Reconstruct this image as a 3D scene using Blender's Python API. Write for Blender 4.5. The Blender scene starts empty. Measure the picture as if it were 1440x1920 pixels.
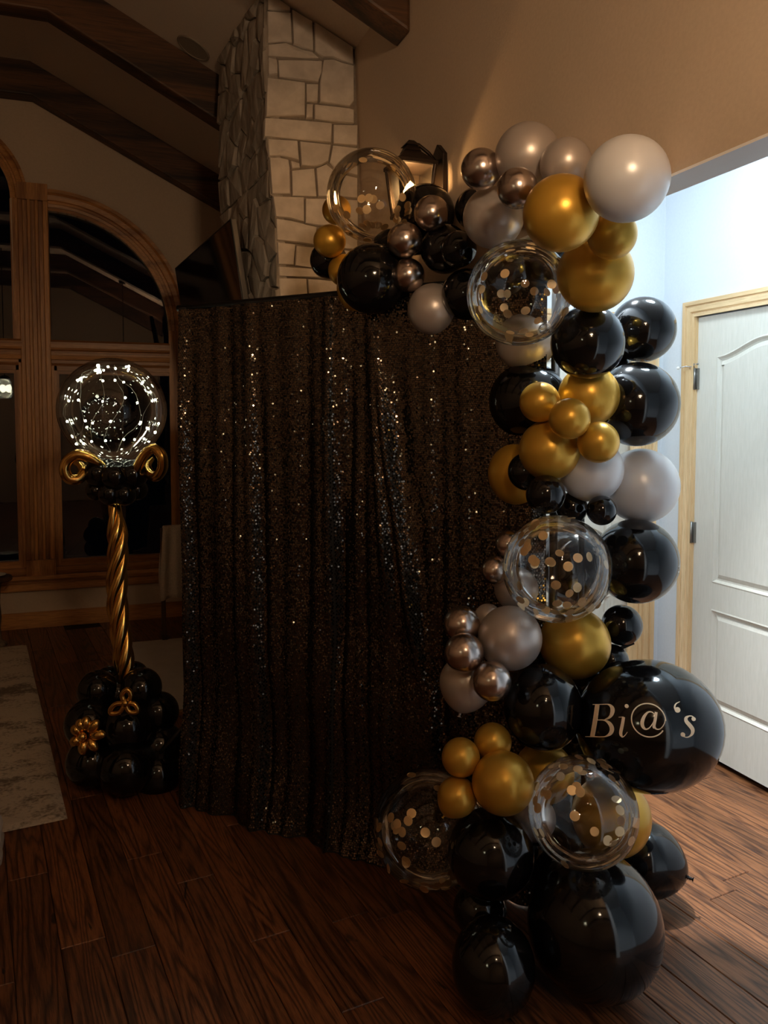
import bpy, bmesh, math, random
import numpy as np
from mathutils import Vector, Matrix
from mathutils.geometry import tessellate_polygon

rnd = random.Random(7)
R = math.radians
PI = math.pi
sc = bpy.context.scene
col = sc.collection

# ------------------------------------------------------------------ camera
FPX, PX, PY, EYE = 1510.0, 720.0, 873.0, 1.57
YAW, PITCH = R(19.7), R(3.25)
FWD = Vector((math.sin(YAW) * math.cos(PITCH), math.cos(YAW) * math.cos(PITCH), -math.sin(PITCH)))
RT = Vector((math.cos(YAW), -math.sin(YAW), 0))
UP = RT.cross(FWD)
CAM = Vector((0, 0, EYE))
cam = bpy.data.cameras.new('camera')
cam.sensor_fit = 'VERTICAL'
cam.sensor_height = 36.0
cam.lens = FPX / 1920 * 36.0
cam.shift_y = (PY - 960) / 1920
cam.clip_start = 0.05
camo = bpy.data.objects.new('camera', cam)
m = Matrix((RT, UP, -FWD)).transposed().to_4x4()
m.translation = CAM
camo.matrix_world = m
col.objects.link(camo)
sc.camera = camo

# ------------------------------------------------------------------ world, exposure, light levels
w = bpy.data.worlds.new('night')
sc.world = w
w.use_nodes = True
w.node_tree.nodes['Background'].inputs[0].default_value = (0.004, 0.005, 0.008, 1)
w.node_tree.nodes['Background'].inputs[1].default_value = 0.15
sc.view_settings.view_transform = 'Standard'
sc.view_settings.look = 'None'
sc.view_settings.gamma = 1
sc.view_settings.exposure = 0.0
sc.view_settings.use_curve_mapping = False
CHANDELIER = 460.0      # emission of the chandelier bulbs above the photographer
PENDANT = 18.0          # pendant over the table
HALL = 98.0
DOWN = 520.0            # added downlight in the hall to brighten the floor, watts             # ceiling dome in the hall
SCONCE = 200.0           # bulb in the wall lantern
LED = 32.0             # fairy lights in the bubble balloon
WARM = (1.0, 0.69, 0.42)
COOL = (0.70, 0.88, 1.0)


def ray(u, v):
    return FWD + RT * ((u - PX) / FPX) - UP * ((v - PY) / FPX)


def at(u, v, d):
    return CAM + ray(u, v) * d


def on(u, v, ax, val):
    r = ray(u, v)
    return CAM + r * ((val - CAM[ax]) / r[ax])


def onplane(u, v, p0, n):
    r = ray(u, v)
    return CAM + r * ((p0 - CAM).dot(n) / r.dot(n))


# ------------------------------------------------------------------ materials
def new_mat(name):
    mt = bpy.data.materials.new(name)
    mt.use_nodes = True
    nt = mt.node_tree
    return mt, nt, nt.nodes['Principled BSDF']


def N(nt, t, **kw):
    n = nt.nodes.new(t)
    for k, v in kw.items():
        setattr(n, k, v)
    return n


def plain(name, c, rough=0.5, metal=0.0, spec=0.5, emit=None, es=0.0, coat=0.0, trans=0.0, sss=0.0):
    mt, nt, b = new_mat(name)
    b.inputs['Base Color'].default_value = (*c, 1)
    b.inputs['Roughness'].default_value = rough
    b.inputs['Metallic'].default_value = metal
    b.inputs['Specular IOR Level'].default_value = spec
    b.inputs['Coat Weight'].default_value = coat
    b.inputs['Coat Roughness'].default_value = 0.06
    if emit:
        b.inputs['Emission Color'].default_value = (*emit, 1)
        b.inputs['Emission Strength'].default_value = es
    return mt


def noisy(name, c1, c2, scale, rough=0.7, bump=0.0, detail=6, stretch=(1, 1, 1), metal=0.0, lo=0.35, hi=0.65, coord='Object'):
    mt, nt, b = new_mat(name)
    tc = N(nt, 'ShaderNodeTexCoord')
    mp = N(nt, 'ShaderNodeMapping')
    mp.inputs['Scale'].default_value = stretch
    nz = N(nt, 'ShaderNodeTexNoise')
    nz.inputs['Scale'].default_value = scale
    nz.inputs['Detail'].default_value = detail
    cr = N(nt, 'ShaderNodeValToRGB')
    cr.color_ramp.elements[0].position = lo
    cr.color_ramp.elements[1].position = hi
    cr.color_ramp.elements[0].color = (*c1, 1)
    cr.color_ramp.elements[1].color = (*c2, 1)
    L = nt.links.new
    L(tc.outputs[coord], mp.inputs[0])
    L(mp.outputs[0], nz.inputs[0])
    L(nz.outputs[0], cr.inputs[0])
    L(cr.outputs[0], b.inputs['Base Color'])
    b.inputs['Roughness'].default_value = rough
    b.inputs['Metallic'].default_value = metal
    if bump:
        bp = N(nt, 'ShaderNodeBump')
        bp.inputs['Strength'].default_value = bump
        bp.inputs['Distance'].default_value = 0.01
        L(nz.outputs[0], bp.inputs['Height'])
        L(bp.outputs[0], b.inputs['Normal'])
    return mt


def wood(name, dark, light, axis, rough=0.4, fine=55.0, coarse=7.0, randomize=False, knots=False, spec=0.5, rings=22.0, st2=0.05):
    """long-grain wood; axis = object axis the grain runs along"""
    mt, nt, b = new_mat(name)
    L = nt.links.new
    tc = N(nt, 'ShaderNodeTexCoord')
    add = N(nt, 'ShaderNodeVectorMath', operation='ADD')
    L(tc.outputs['Object'], add.inputs[0])
    oi = N(nt, 'ShaderNodeObjectInfo')
    if randomize:
        ml = N(nt, 'ShaderNodeMath', operation='MULTIPLY')
        ml.inputs[1].default_value = 37.0
        L(oi.outputs['Random'], ml.inputs[0])
        L(ml.outputs[0], add.inputs[1])
    mp = N(nt, 'ShaderNodeMapping')
    s = [1.0, 1.0, 1.0]
    s[axis] = 0.055
    mp.inputs['Scale'].default_value = s
    L(add.outputs[0], mp.inputs[0])
    n1 = N(nt, 'ShaderNodeTexNoise')
    n1.inputs['Scale'].default_value = fine
    n1.inputs['Detail'].default_value = 5
    n1.inputs['Distortion'].default_value = 0.6
    L(mp.outputs[0], n1.inputs[0])
    mp2 = N(nt, 'ShaderNodeMapping')
    s2 = [1.0, 1.0, 1.0]
    s2[axis] = st2
    mp2.inputs['Scale'].default_value = s2
    L(add.outputs[0], mp2.inputs[0])
    n2 = N(nt, 'ShaderNodeTexNoise')
    n2.inputs['Scale'].default_value = coarse
    n2.inputs['Detail'].default_value = 2
    L(mp2.outputs[0], n2.inputs[0])
    # cathedral rings: bands of the coarse field
    mu = N(nt, 'ShaderNodeMath', operation='MULTIPLY')
    mu.inputs[1].default_value = rings
    L(n2.outputs[0], mu.inputs[0])
    sn = N(nt, 'ShaderNodeMath', operation='SINE')
    L(mu.outputs[0], sn.inputs[0])
    mr = N(nt, 'ShaderNodeMapRange')
    mr.inputs[1].default_value = -1.0
    mr.inputs[2].default_value = 1.0
    L(sn.outputs[0], mr.inputs[0])
    pw = N(nt, 'ShaderNodeMath', operation='POWER')
    pw.inputs[1].default_value = 0.5
    L(mr.outputs[0], pw.inputs[0])
    mx = N(nt, 'ShaderNodeMath', operation='MULTIPLY')
    L(pw.outputs[0], mx.inputs[0])
    L(n1.outputs[0], mx.inputs[1])
    ad = N(nt, 'ShaderNodeMath', operation='ADD')
    L(mx.outputs[0], ad.inputs[0])
    hf = N(nt, 'ShaderNodeMath', operation='MULTIPLY')
    hf.inputs[1].default_value = 0.5
    L(n1.outputs[0], hf.inputs[0])
    L(hf.outputs[0], ad.inputs[1])
    cr = N(nt, 'ShaderNodeValToRGB')
    cr.color_ramp.elements[0].position = 0.25
    cr.color_ramp.elements[1].position = 0.85
    cr.color_ramp.elements[0].color = (*dark, 1)
    cr.color_ramp.elements[1].color = (*light, 1)
    L(ad.outputs[0], cr.inputs[0])
    out = cr.outputs[0]
    if randomize:
        hv = N(nt, 'ShaderNodeHueSaturation')
        m2 = N(nt, 'ShaderNodeMapRange')
        m2.inputs[3].default_value = 0.72
        m2.inputs[4].default_value = 1.2
        L(oi.outputs['Random'], m2.inputs[0])
        L(m2.outputs[0], hv.inputs['Value'])
        L(out, hv.inputs['Color'])
        out = hv.outputs[0]
    if knots:
        mp3 = N(nt, 'ShaderNodeMapping')
        s3 = [1.0, 1.0, 1.0]
        s3[axis] = 0.3
        mp3.inputs['Scale'].default_value = s3
        L(add.outputs[0], mp3.inputs[0])
        n3 = N(nt, 'ShaderNodeTexNoise')
        n3.inputs['Scale'].default_value = 14.0
        n3.inputs['Detail'].default_value = 4
        n3.inputs['Distortion'].default_value = 1.0
        L(mp3.outputs[0], n3.inputs[0])
        kr = N(nt, 'ShaderNodeValToRGB')
        kr.color_ramp.elements[0].position = 0.70
        kr.color_ramp.elements[1].position = 0.74
        kr.color_ramp.elements[0].color = (0, 0, 0, 1)
        kr.color_ramp.elements[1].color = (1, 1, 1, 1)
        L(n3.outputs[0], kr.inputs[0])
        mm = N(nt, 'ShaderNodeMix', data_type='RGBA')
        L(kr.outputs[0], mm.inputs[0])
        L(out, mm.inputs[6])
        mm.inputs[7].default_value = (dark[0] * 0.3, dark[1] * 0.3, dark[2] * 0.3, 1)
        out = mm.outputs[2]
    L(out, b.inputs['Base Color'])
    b.inputs['Roughness'].default_value = rough
    b.inputs['Specular IOR Level'].default_value = spec
    bp = N(nt, 'ShaderNodeBump')
    bp.inputs['Strength'].default_value = 0.25
    bp.inputs['Distance'].default_value = 0.002
    L(ad.outputs[0], bp.inputs['Height'])
    L(bp.outputs[0], b.inputs['Normal'])
    return mt


def film(name, tint, rough, ior, base=0.0, gain=1.0):
    """thin clear film or pane: transparent with a Fresnel reflection"""
    mt = bpy.data.materials.new(name)
    mt.use_nodes = True
    nt = mt.node_tree
    nt.nodes.remove(nt.nodes['Principled BSDF'])
    L = nt.links.new
    tr = N(nt, 'ShaderNodeBsdfTransparent')
    tr.inputs[0].default_value = (*tint, 1)
    gl = N(nt, 'ShaderNodeBsdfGlossy')
    gl.inputs['Roughness'].default_value = rough
    gl.inputs['Color'].default_value = (1, 1, 1, 1)
    fr = N(nt, 'ShaderNodeFresnel')
    fr.inputs[0].default_value = ior
    ma = N(nt, 'ShaderNodeMath', operation='MULTIPLY_ADD', use_clamp=True)
    ma.inputs[1].default_value = gain
    ma.inputs[2].default_value = base
    L(fr.outputs[0], ma.inputs[0])
    mx = N(nt, 'ShaderNodeMixShader')
    L(ma.outputs[0], mx.inputs[0])
    L(tr.outputs[0], mx.inputs[1])
    L(gl.outputs[0], mx.inputs[2])
    L(mx.outputs[0], nt.nodes['Material Output'].inputs[0])
    return mt


M = {}
M['paint'] = noisy('tan wall paint', (0.55, 0.43, 0.32), (0.585, 0.46, 0.34), 90, 0.85, 0.08)
M['ceil'] = noisy('ceiling paint', (0.62, 0.51, 0.41), (0.655, 0.54, 0.435), 90, 0.9, 0.05)
M['hallpaint'] = noisy('pale blue hall paint', (0.66, 0.70, 0.74), (0.68, 0.72, 0.76), 90, 0.7, 0.05)
M['soffit'] = plain('white opening lining', (0.88, 0.86, 0.83), 0.6)
M['beam'] = wood('dark stained beam', (0.022, 0.010, 0.0045), (0.13, 0.056, 0.021), 0, 0.55, 90, 4)
M['trimv'] = wood('honey oak upright', (0.26, 0.105, 0.03), (0.60, 0.29, 0.095), 2, 0.38, 200, 6)
M['trimh'] = wood('honey oak rail', (0.26, 0.105, 0.03), (0.60, 0.29, 0.095), 0, 0.38, 200, 6)
M['pinev'] = wood('pine casing upright', (0.60, 0.40, 0.20), (0.84, 0.61, 0.35), 2, 0.42, 200, 5)
M['piney'] = wood('pine casing head', (0.60, 0.40, 0.20), (0.84, 0.61, 0.35), 1, 0.42, 200, 5)
M['pinex'] = wood('pine casing cross', (0.60, 0.40, 0.20), (0.84, 0.61, 0.35), 0, 0.42, 200, 5)
M['plank'] = wood('rustic oak plank', (0.046, 0.014, 0.005), (0.24, 0.090, 0.032), 1, 0.40, 300, 8.5, True, True, rings=120.0, st2=0.06)
M['subfloor'] = plain('dark joint', (0.02, 0.012, 0.008), 0.8)
M['door'] = noisy('grey white door paint', (0.62, 0.585, 0.505), (0.66, 0.62, 0.54), 120, 0.5, 0.12, stretch=(1, 1, 0.12))
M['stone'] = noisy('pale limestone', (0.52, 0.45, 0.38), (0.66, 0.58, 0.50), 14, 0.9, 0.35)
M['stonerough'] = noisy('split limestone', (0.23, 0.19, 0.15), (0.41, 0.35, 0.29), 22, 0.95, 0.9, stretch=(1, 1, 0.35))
M['mortar'] = noisy('mortar', (0.22, 0.175, 0.135), (0.28, 0.225, 0.175), 60, 0.95, 0.3)
M['hearth'] = noisy('honed hearth stone', (0.60, 0.53, 0.46), (0.66, 0.59, 0.51), 9, 0.7, 0.05)
M['pane'] = film('window glass at night', (0.55, 0.58, 0.6), 0.0, 1.55, 0.0, 1.6)
M['bubble'] = film('clear balloon film', (0.94, 0.925, 0.90), 0.03, 1.42, 0.012, 0.85)
M['bubble2'] = film('clear bubble film', (0.95, 0.955, 0.96), 0.012, 1.40, 0.008, 0.7)
M['lampglass'] = film('seeded lamp glass', (0.9, 0.85, 0.75), 0.15, 1.45, 0.05, 1.0)
M['black'] = plain('black latex', (0.004, 0.0038, 0.0042), 0.10, 0, 0.5)
M['gold'] = plain('pearl gold latex', (0.62, 0.35, 0.045), 0.33, 0.55, 0.5)
M['silver'] = plain('pearl grey latex', (0.50, 0.435, 0.39), 0.36, 0.5, 0.5)
M['chrome'] = plain('chrome mauve latex', (0.56, 0.475, 0.43), 0.24, 1.0, 0.5)
M['white'] = plain('pearl white latex', (0.66, 0.66, 0.67), 0.32, 0.15, 0.5)
M['chromegold'] = plain('chrome gold latex', (0.72, 0.43, 0.12), 0.2, 1.0, 0.5)
M['confetti'] = plain('gold foil', (0.86, 0.64, 0.36), 0.34, 0.45, 0.5)
M['overlay'] = plain('peach vinyl lettering', (1.0, 0.80, 0.56), 0.5)
M['cloth'] = plain('black mesh fabric', (0.006, 0.0055, 0.005), 0.8)
M['sequin'] = plain('black sequin', (0.15, 0.116, 0.088), 0.11, 1.0, 0.5)
M['blackmetal'] = plain('black powder coat', (0.012, 0.011, 0.010), 0.4, 0.3)
M['bronze'] = plain('oil rubbed bronze', (0.035, 0.022, 0.014), 0.42, 0.7)
M['screen'] = plain('television glass', (0.004, 0.004, 0.005), 0.05, 0, 0.6)
M['bezel'] = plain('television edge', (0.16, 0.14, 0.12), 0.35, 0.6)
M['steel'] = plain('satin nickel', (0.62, 0.62, 0.62), 0.25, 1.0)
M['hinge'] = plain('dark nickel', (0.26, 0.25, 0.23), 0.35, 0.9)
M['rubber'] = plain('white rubber', (0.8, 0.8, 0.78), 0.5)
M['grille'] = noisy('speaker mesh', (0.24, 0.19, 0.145), (0.30, 0.24, 0.18), 400, 0.8)
M['throw'] = noisy('beige knit', (0.56, 0.46, 0.36), (0.68, 0.57, 0.46), 130, 0.95, 0.5)
M['darkwood'] = wood('walnut', (0.03, 0.014, 0.007), (0.10, 0.05, 0.022), 2, 0.45)
M['bark'] = noisy('rough trunk', (0.10, 0.065, 0.04), (0.26, 0.19, 0.13), 45, 0.9, 0.8, stretch=(1, 1, 0.3))
M['china'] = plain('white china', (0.72, 0.70, 0.66), 0.25)
M['wire'] = plain('fine copper wire', (0.35, 0.33, 0.28), 0.35, 1.0)
M['led'] = plain('warm white light', (0, 0, 0), 0.5, emit=(0.98, 1.0, 0.72), es=LED)
M['bulbkey'] = plain('chandelier bulb', (0, 0, 0), 0.5, emit=WARM, es=CHANDELIER)
M['bulbpend'] = plain('pendant bulb', (0, 0, 0), 0.5, emit=(0.95, 0.93, 0.70), es=PENDANT)
M['bulbsconce'] = plain('lantern bulb', (0, 0, 0), 0.5, emit=(1.0, 0.62, 0.30), es=SCONCE)
M['dome'] = plain('lit ceiling dome', (0, 0, 0), 0.5, emit=COOL, es=HALL)
M['shoe'] = plain('white canvas', (0.62, 0.56, 0.50), 0.7)
M['sole'] = plain('rubber sole', (0.5, 0.46, 0.42), 0.7)
M['trouser'] = noisy('black denim', (0.008, 0.008, 0.010), (0.014, 0.014, 0.017), 200, 0.85, 0.3)
M['top'] = noisy('charcoal knit', (0.018, 0.017, 0.018), (0.03, 0.028, 0.03), 160, 0.9, 0.3)
M['skin'] = plain('skin', (0.50, 0.30, 0.21), 0.5)
M['hair'] = plain('dark hair', (0.02, 0.012, 0.008), 0.5)


def rug_material():
    mt, nt, b = new_mat('distressed beige rug')
    L = nt.links.new
    tc = N(nt, 'ShaderNodeTexCoord')
    mp = N(nt, 'ShaderNodeMapping')
    mp.inputs['Scale'].default_value = (0.45, 1.0, 1.0)
    L(tc.outputs['Object'], mp.inputs[0])
    a = N(nt, 'ShaderNodeTexNoise')
    a.inputs['Scale'].default_value = 5.0
    a.inputs['Detail'].default_value = 8
    a.inputs['Roughness'].default_value = 0.72
    L(mp.outputs[0], a.inputs[0])
    c = N(nt, 'ShaderNodeTexNoise')
    c.inputs['Scale'].default_value = 60
    c.inputs['Detail'].default_value = 3
    L(tc.outputs['Object'], c.inputs[0])
    ad = N(nt, 'ShaderNodeMath', operation='MULTIPLY_ADD')
    ad.inputs[1].default_value = 0.35
    L(c.outputs[0], ad.inputs[0])
    L(a.outputs[0], ad.inputs[2])
    cr = N(nt, 'ShaderNodeValToRGB')
    cr.color_ramp.elements[0].position = 0.55
    cr.color_ramp.elements[0].color = (0.19, 0.145, 0.105, 1)
    cr.color_ramp.elements[1].position = 0.68
    cr.color_ramp.elements[1].color = (0.60, 0.50, 0.39, 1)
    L(ad.outputs[0], cr.inputs[0])
    L(cr.outputs[0], b.inputs['Base Color'])
    b.inputs['Roughness'].default_value = 0.95
    bp = N(nt, 'ShaderNodeBump')
    bp.inputs['Strength'].default_value = 0.8
    bp.inputs['Distance'].default_value = 0.01
    L(ad.outputs[0], bp.inputs['Height'])
    L(bp.outputs[0], b.inputs['Normal'])
    return mt


M['rug'] = rug_material()


# ------------------------------------------------------------------ mesh helpers
class MB:
    def __init__(s):
        s.v, s.f = [], []

    def add(s, vs, fs):
        o = len(s.v)
        s.v += [tuple(v) for v in vs]
        s.f += [tuple(i + o for i in f) for f in fs]
        return s

    def box(s, x0, x1, y0, y1, z0, z1, T=None):
        vs = [(x, y, z) for z in (z0, z1) for y in (y0, y1) for x in (x0, x1)]
        if T:
            vs = [T @ Vector(v) for v in vs]
        return s.add(vs, [(0, 2, 3, 1), (4, 5, 7, 6), (0, 1, 5, 4), (2, 6, 7, 3), (0, 4, 6, 2), (1, 3, 7, 5)])

    def tube(s, pts, r, n=10, cap=True):
        pts = [Vector(p) for p in pts]
        rr = r if isinstance(r, (list, tuple)) else [r] * len(pts)
        vs, fs = [], []
        nrm = None
        for i, p in enumerate(pts):
            t = (pts[min(i + 1, len(pts) - 1)] - pts[max(i - 1, 0)]).normalized()
            if nrm is None:
                a = Vector((0, 0, 1)) if abs(t.z) < 0.9 else Vector((1, 0, 0))
                nrm = t.cross(a).normalized()
            nrm = (nrm - t * nrm.dot(t)).normalized()
            b = t.cross(nrm)
            for k in range(n):
                a = 2 * PI * k / n
                vs.append(p + (nrm * math.cos(a) + b * math.sin(a)) * rr[i])
        for i in range(len(pts) - 1):
            for k in range(n):
                k2 = (k + 1) % n
                fs.append((i * n + k, i * n + k2, (i + 1) * n + k2, (i + 1) * n + k))
        if cap:
            fs.append(tuple(reversed(range(n))))
            fs.append(tuple((len(pts) - 1) * n + k for k in range(n)))
        return s.add(vs, fs)

    def lathe(s, prof, n=24, T=None):
        """prof = [(r, z)...] about Z"""
        vs, fs = [], []
        for r, z in prof:
            for k in range(n):
                a = 2 * PI * k / n
                v = Vector((r * math.cos(a), r * math.sin(a), z))
                vs.append(T @ v if T else v)
        for i in range(len(prof) - 1):
            for k in range(n):
                k2 = (k + 1) % n
                fs.append((i * n + k, i * n + k2, (i + 1) * n + k2, (i + 1) * n + k))
        fs.append(tuple(reversed(range(n))))
        fs.append(tuple((len(prof) - 1) * n + k for k in range(n)))
        return s.add(vs, fs)

    def ball(s, c, r, n=16, m_=10):
        c = Vector(c)
        r = Vector(r) if not isinstance(r, (int, float)) else Vector((r, r, r))
        vs = [c + Vector((0, 0, r.z))]
        for i in range(1, m_):
            t = PI * i / m_
            for k in range(n):
                a = 2 * PI * k / n
                vs.append(c + Vector((r.x * math.sin(t) * math.cos(a), r.y * math.sin(t) * math.sin(a), r.z * math.cos(t))))
        vs.append(c - Vector((0, 0, r.z)))
        fs = [(0, 1 + k, 1 + (k + 1) % n) for k in range(n)]
        for i in range(m_ - 2):
            for k in range(n):
                a, b = 1 + i * n + k, 1 + i * n + (k + 1) % n
                fs.append((a, a + n, b + n, b))
        l = len(vs) - 1
        o = 1 + (m_ - 2) * n
        fs += [(l, o + (k + 1) % n, o + k) for k in range(n)]
        return s.add(vs, fs)

    def prism(s, outer, holes, fn):
        """flat shape with holes; fn(a, b, t) -> 3-D point, t = 0 front, 1 back"""
        loops = [outer] + list(holes)
        flat = [p for lp in loops for p in lp]
        tris = tessellate_polygon([[Vector((p[0], p[1], 0)) for p in lp] for lp in loops])
        n = len(flat)
        vs = [fn(p[0], p[1], 0) for p in flat] + [fn(p[0], p[1], 1) for p in flat]
        fs = [tuple(t) for t in tris] + [tuple(i + n for i in reversed(t)) for t in tris]
        o = 0
        for lp in loops:
            k = len(lp)
            for i in range(k):
                j = (i + 1) % k
                fs.append((o + i, o + j, n + o + j, n + o + i))
            o += k
        return s.add(vs, fs)

    def mesh(s, name, smooth=False, fixn=False):
        me = bpy.data.meshes.new(name)
        me.from_pydata(s.v, [], s.f)
        if fixn:
            bm = bmesh.new()
            bm.from_mesh(me)
            bmesh.ops.recalc_face_normals(bm, faces=bm.faces)
            bm.to_mesh(me)
            bm.free()
        if smooth:
            me.polygons.foreach_set('use_smooth', [True] * len(me.polygons))
        me.update()
        return me

    def build(s, name, mat, parent=None, smooth=False, fixn=True, bevel=0.0):
        o = obj(name, s.mesh(name, smooth, fixn), mat, parent)
        if bevel:
            b = o.modifiers.new('edge', 'BEVEL')
            b.width = bevel
            b.segments = 2
            b.limit_method = 'ANGLE'
        return o


def obj(name, me, mat=None, parent=None, shared=False):
    o = bpy.data.objects.new(name, me)
    col.objects.link(o)
    if mat:
        mt = M[mat] if isinstance(mat, str) else mat
        if shared:
            if not me.materials:
                me.materials.append(None)
            o.material_slots[0].link = 'OBJECT'
            o.material_slots[0].material = mt
        else:
            me.materials.append(mt)
    if parent:
        o.parent = parent
    return o


def tag(o, label=None, cat=None, group=None, kind=None):
    if label:
        o['label'] = label
    if cat:
        o['category'] = cat
    if group:
        o['group'] = group
    if kind:
        o['kind'] = kind
    return o


def empty(name, loc=(0, 0, 0)):
    o = bpy.data.objects.new(name, None)
    o.empty_display_size = 0.05
    o.location = loc
    col.objects.link(o)
    return o


def part(o, parent):
    """parent o (modelled in world space) keeping its place under an unrotated parent"""
    o.parent = parent
    o.location = Vector(o.location) - parent.location
    return o


# ================================================================== THE ROOM
XR, WT = 1.2, 0.09          # right wall face and thickness
XL, YB, YW = -3.25, -3.6, 6.56
EAVE, SL = 3.336, 0.5
KX = -0.39                  # where the sloped ceiling turns flat
ZK = EAVE + SL * (XR - KX)
XK2 = -2.0 - KX             # mirror of the knee about x = -1


def ceil_z(x):
    if x > KX:
        return EAVE + SL * (XR - x)
    if x < XK2:
        return ZK - SL * (XK2 - x)
    return ZK


# ---- floor: planks at a slight angle to the walls
PA = R(7.3)
fl = MB().box(XL - 0.1, 2.7, YB - 0.1, YW + 0.1, -0.08, -0.006).build('floor', 'subfloor')
tag(fl, 'rustic brown hardwood plank floor', kind='structure')
PW = 0.128
ex = Vector((math.cos(PA), math.sin(PA), 0))
ey = Vector((-math.sin(PA), math.cos(PA), 0))
plank_meshes = {}


def plank_mesh(L):
    k = round(L, 1)
    if k not in plank_meshes:
        g, b = 0.0009, 0.0022
        a, l = PW / 2 - g, k / 2 - g
        vs = [(-a, -l, -0.012), (a, -l, -0.012), (a, l, -0.012), (-a, l, -0.012),
              (-a, -l, -b), (a, -l, -b), (a, l, -b), (-a, l, -b),
              (-a + b, -l + b, 0), (a - b, -l + b, 0), (a - b, l - b, 0), (-a + b, l - b, 0)]
        fs = [(8, 9, 10, 11)]
        for i in range(4):
            j = (i + 1) % 4
            fs += [(i, j, 4 + j, 4 + i), (4 + i, 4 + j, 8 + j, 8 + i)]
        plank_meshes[k] = MB().add(vs, fs).mesh('plank')
        plank_meshes[k].materials.append(M['plank'])
    return plank_meshes[k]


rot = Matrix.Rotation(PA, 4, 'Z')
far_bits = MB()
count = 0
for i in range(-32, 36):
    y = -5.2 + rnd.uniform(0, 1.0)
    while y < 8.0:
        L = round(rnd.uniform(0.7, 1.5), 1)
        c = ex * (i * PW) + ey * (y + L / 2)
        y += L
        # visible stretch: separate planks; the rest of the room: one joined piece
        if -0.95 - 0.05 * c.y < c.x < 2.68 and 0.75 < c.y < 6.75 and c.x > (c.y * 0.0 - 1.15) and not (c.x > XR + 0.2 and c.y > 3.6):
            o = obj('plank', plank_mesh(L), None, fl)
            o.matrix_world = Matrix.Translation(c) @ rot
            count += 1
        elif XL - 0.2 < c.x < 2.68 and YB - 0.4 < c.y < YW + 0.3 and not (c.x > XR + 0.2 and c.y > 3.6):
            T = Matrix.Translation(c) @ rot
            far_bits.box(-PW / 2 + 0.001, PW / 2 - 0.001, -L / 2 + 0.001, L / 2 - 0.001, -0.012, 0, T)
o = far_bits.build('plank_field', 'plank', fl)
o['kind'] = 'stuff'

# ---- ceiling
cb = MB()
prof = [(XR + WT, ceil_z(XR + WT)), (KX, ZK), (XK2, ZK), (XL - 0.1, ceil_z(XL - 0.1))]
poly = prof + [(x, z + 0.12) for x, z in reversed(prof)]
cb.prism(poly, [], lambda a, b, t: (a, YB - 0.1 + t * (YW + 0.3 - YB), b))
tag(cb.build('ceiling', 'ceil'), 'vaulted tan ceiling', kind='structure')

# ---- right wall with the cased opening to the hall
HZ, OY0, OY1 = 2.108, 0.75, 2.37
outer = [(YB, 0), (OY0, 0), (OY0, HZ), (OY1, HZ), (OY1, 0), (YW + 0.2, 0), (YW + 0.2, EAVE), (YB, EAVE)]
wr = MB().prism(outer, [], lambda a, b, t: (XR + t * WT, a, b)).build('wall_right', 'paint')
tag(wr, 'brown wall above the hall opening', kind='structure')
so = MB()
so.box(XR - 0.001, XR + WT + 0.001, OY0, OY1, HZ - 0.006, HZ)
so.box(XR - 0.001, XR + WT + 0.001, OY1 - 0.006, OY1, 0, HZ)
so.box(XR - 0.001, XR + WT + 0.001, OY0, OY0 + 0.006, 0, HZ)
tag(so.build('trim_1', 'soffit'), 'white lining of the hall opening', kind='structure')
# ---- left and back wall
tag(MB().box(XL - 0.1, XL, YB, YW, 0, ceil_z(XL)).build('wall_left', 'paint'), 'tan side wall', kind='structure')
bk = [(XL, 0), (XR + WT, 0), (XR + WT, ceil_z(XR + WT)), (KX, ZK), (XK2, ZK), (XL, ceil_z(XL))]
tag(MB().prism(bk, [], lambda a, b, t: (a, YB - t * 0.1, b)).build('wall_back', 'paint'), 'tan wall behind', kind='structure')


# ---- window wall
def arc(cx, cz, r, a0, a1, n):
    return [(cx + r * math.cos(a0 + (a1 - a0) * i / n), cz + r * math.sin(a0 + (a1 - a0) * i / n)) for i in range(n + 1)]


WC = -1.0                                   # axis of the window group
PXL, PXR = -0.505, -0.300                   # right pilaster
QC = (PXR, 2.265)                           # quarter arch centre
QR = 1.005                                  # outer radius of the quarter arch
SZ = 0.46                                   # glass bottom
CR, CZ = 0.565, 3.19                        # centre arch outer radius, spring


def mir(p):
    return (2 * WC - p[0], p[1])


q_in = QR - 0.15
hole_r = [(PXR, SZ)] + [(QC[0] + q_in, SZ)] + arc(*QC, q_in, 0, PI / 2, 20)
hole_c = [(WC + CR - 0.09, SZ)] + arc(WC, CZ, CR - 0.12, 0, PI, 24) + [(WC - CR + 0.09, SZ)]
hole_l = [mir(p) for p in hole_r]
wl = [(XL, 0), (XR + WT, 0), (XR + WT, ceil_z(XR + WT)), (KX, ZK), (XK2, ZK), (XL, ceil_z(XL))]
ww = MB().prism(wl, [hole_r, hole_c, hole_l], lambda a, b, t: (a, YW + t * 0.14, b)).build('wall_far', 'paint')
tag(ww, 'tan gable wall around the arched windows', kind='structure')


def arch_trim(mb, cx, cz, prof, a0, a1, n=28, sx=1):
    """sweep prof [(radius, y)...] along an arc in the wall plane"""
    vs, fs = [], []
    k = len(prof)
    for i in range(n + 1):
        a = a0 + (a1 - a0) * i / n
        for r, y in prof:
            x = cx + r * math.cos(a)
            vs.append((x if sx == 1 else 2 * WC - x, y, cz + r * math.sin(a)))
    for i in range(n):
        for j in range(k - 1):
            fs.append((i * k + j, i * k + j + 1, (i + 1) * k + j + 1, (i + 1) * k + j))
    fs.append(tuple(range(k)))
    fs.append(tuple(n * k + j for j in range(k)))
    mb.add(vs, fs)


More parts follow.
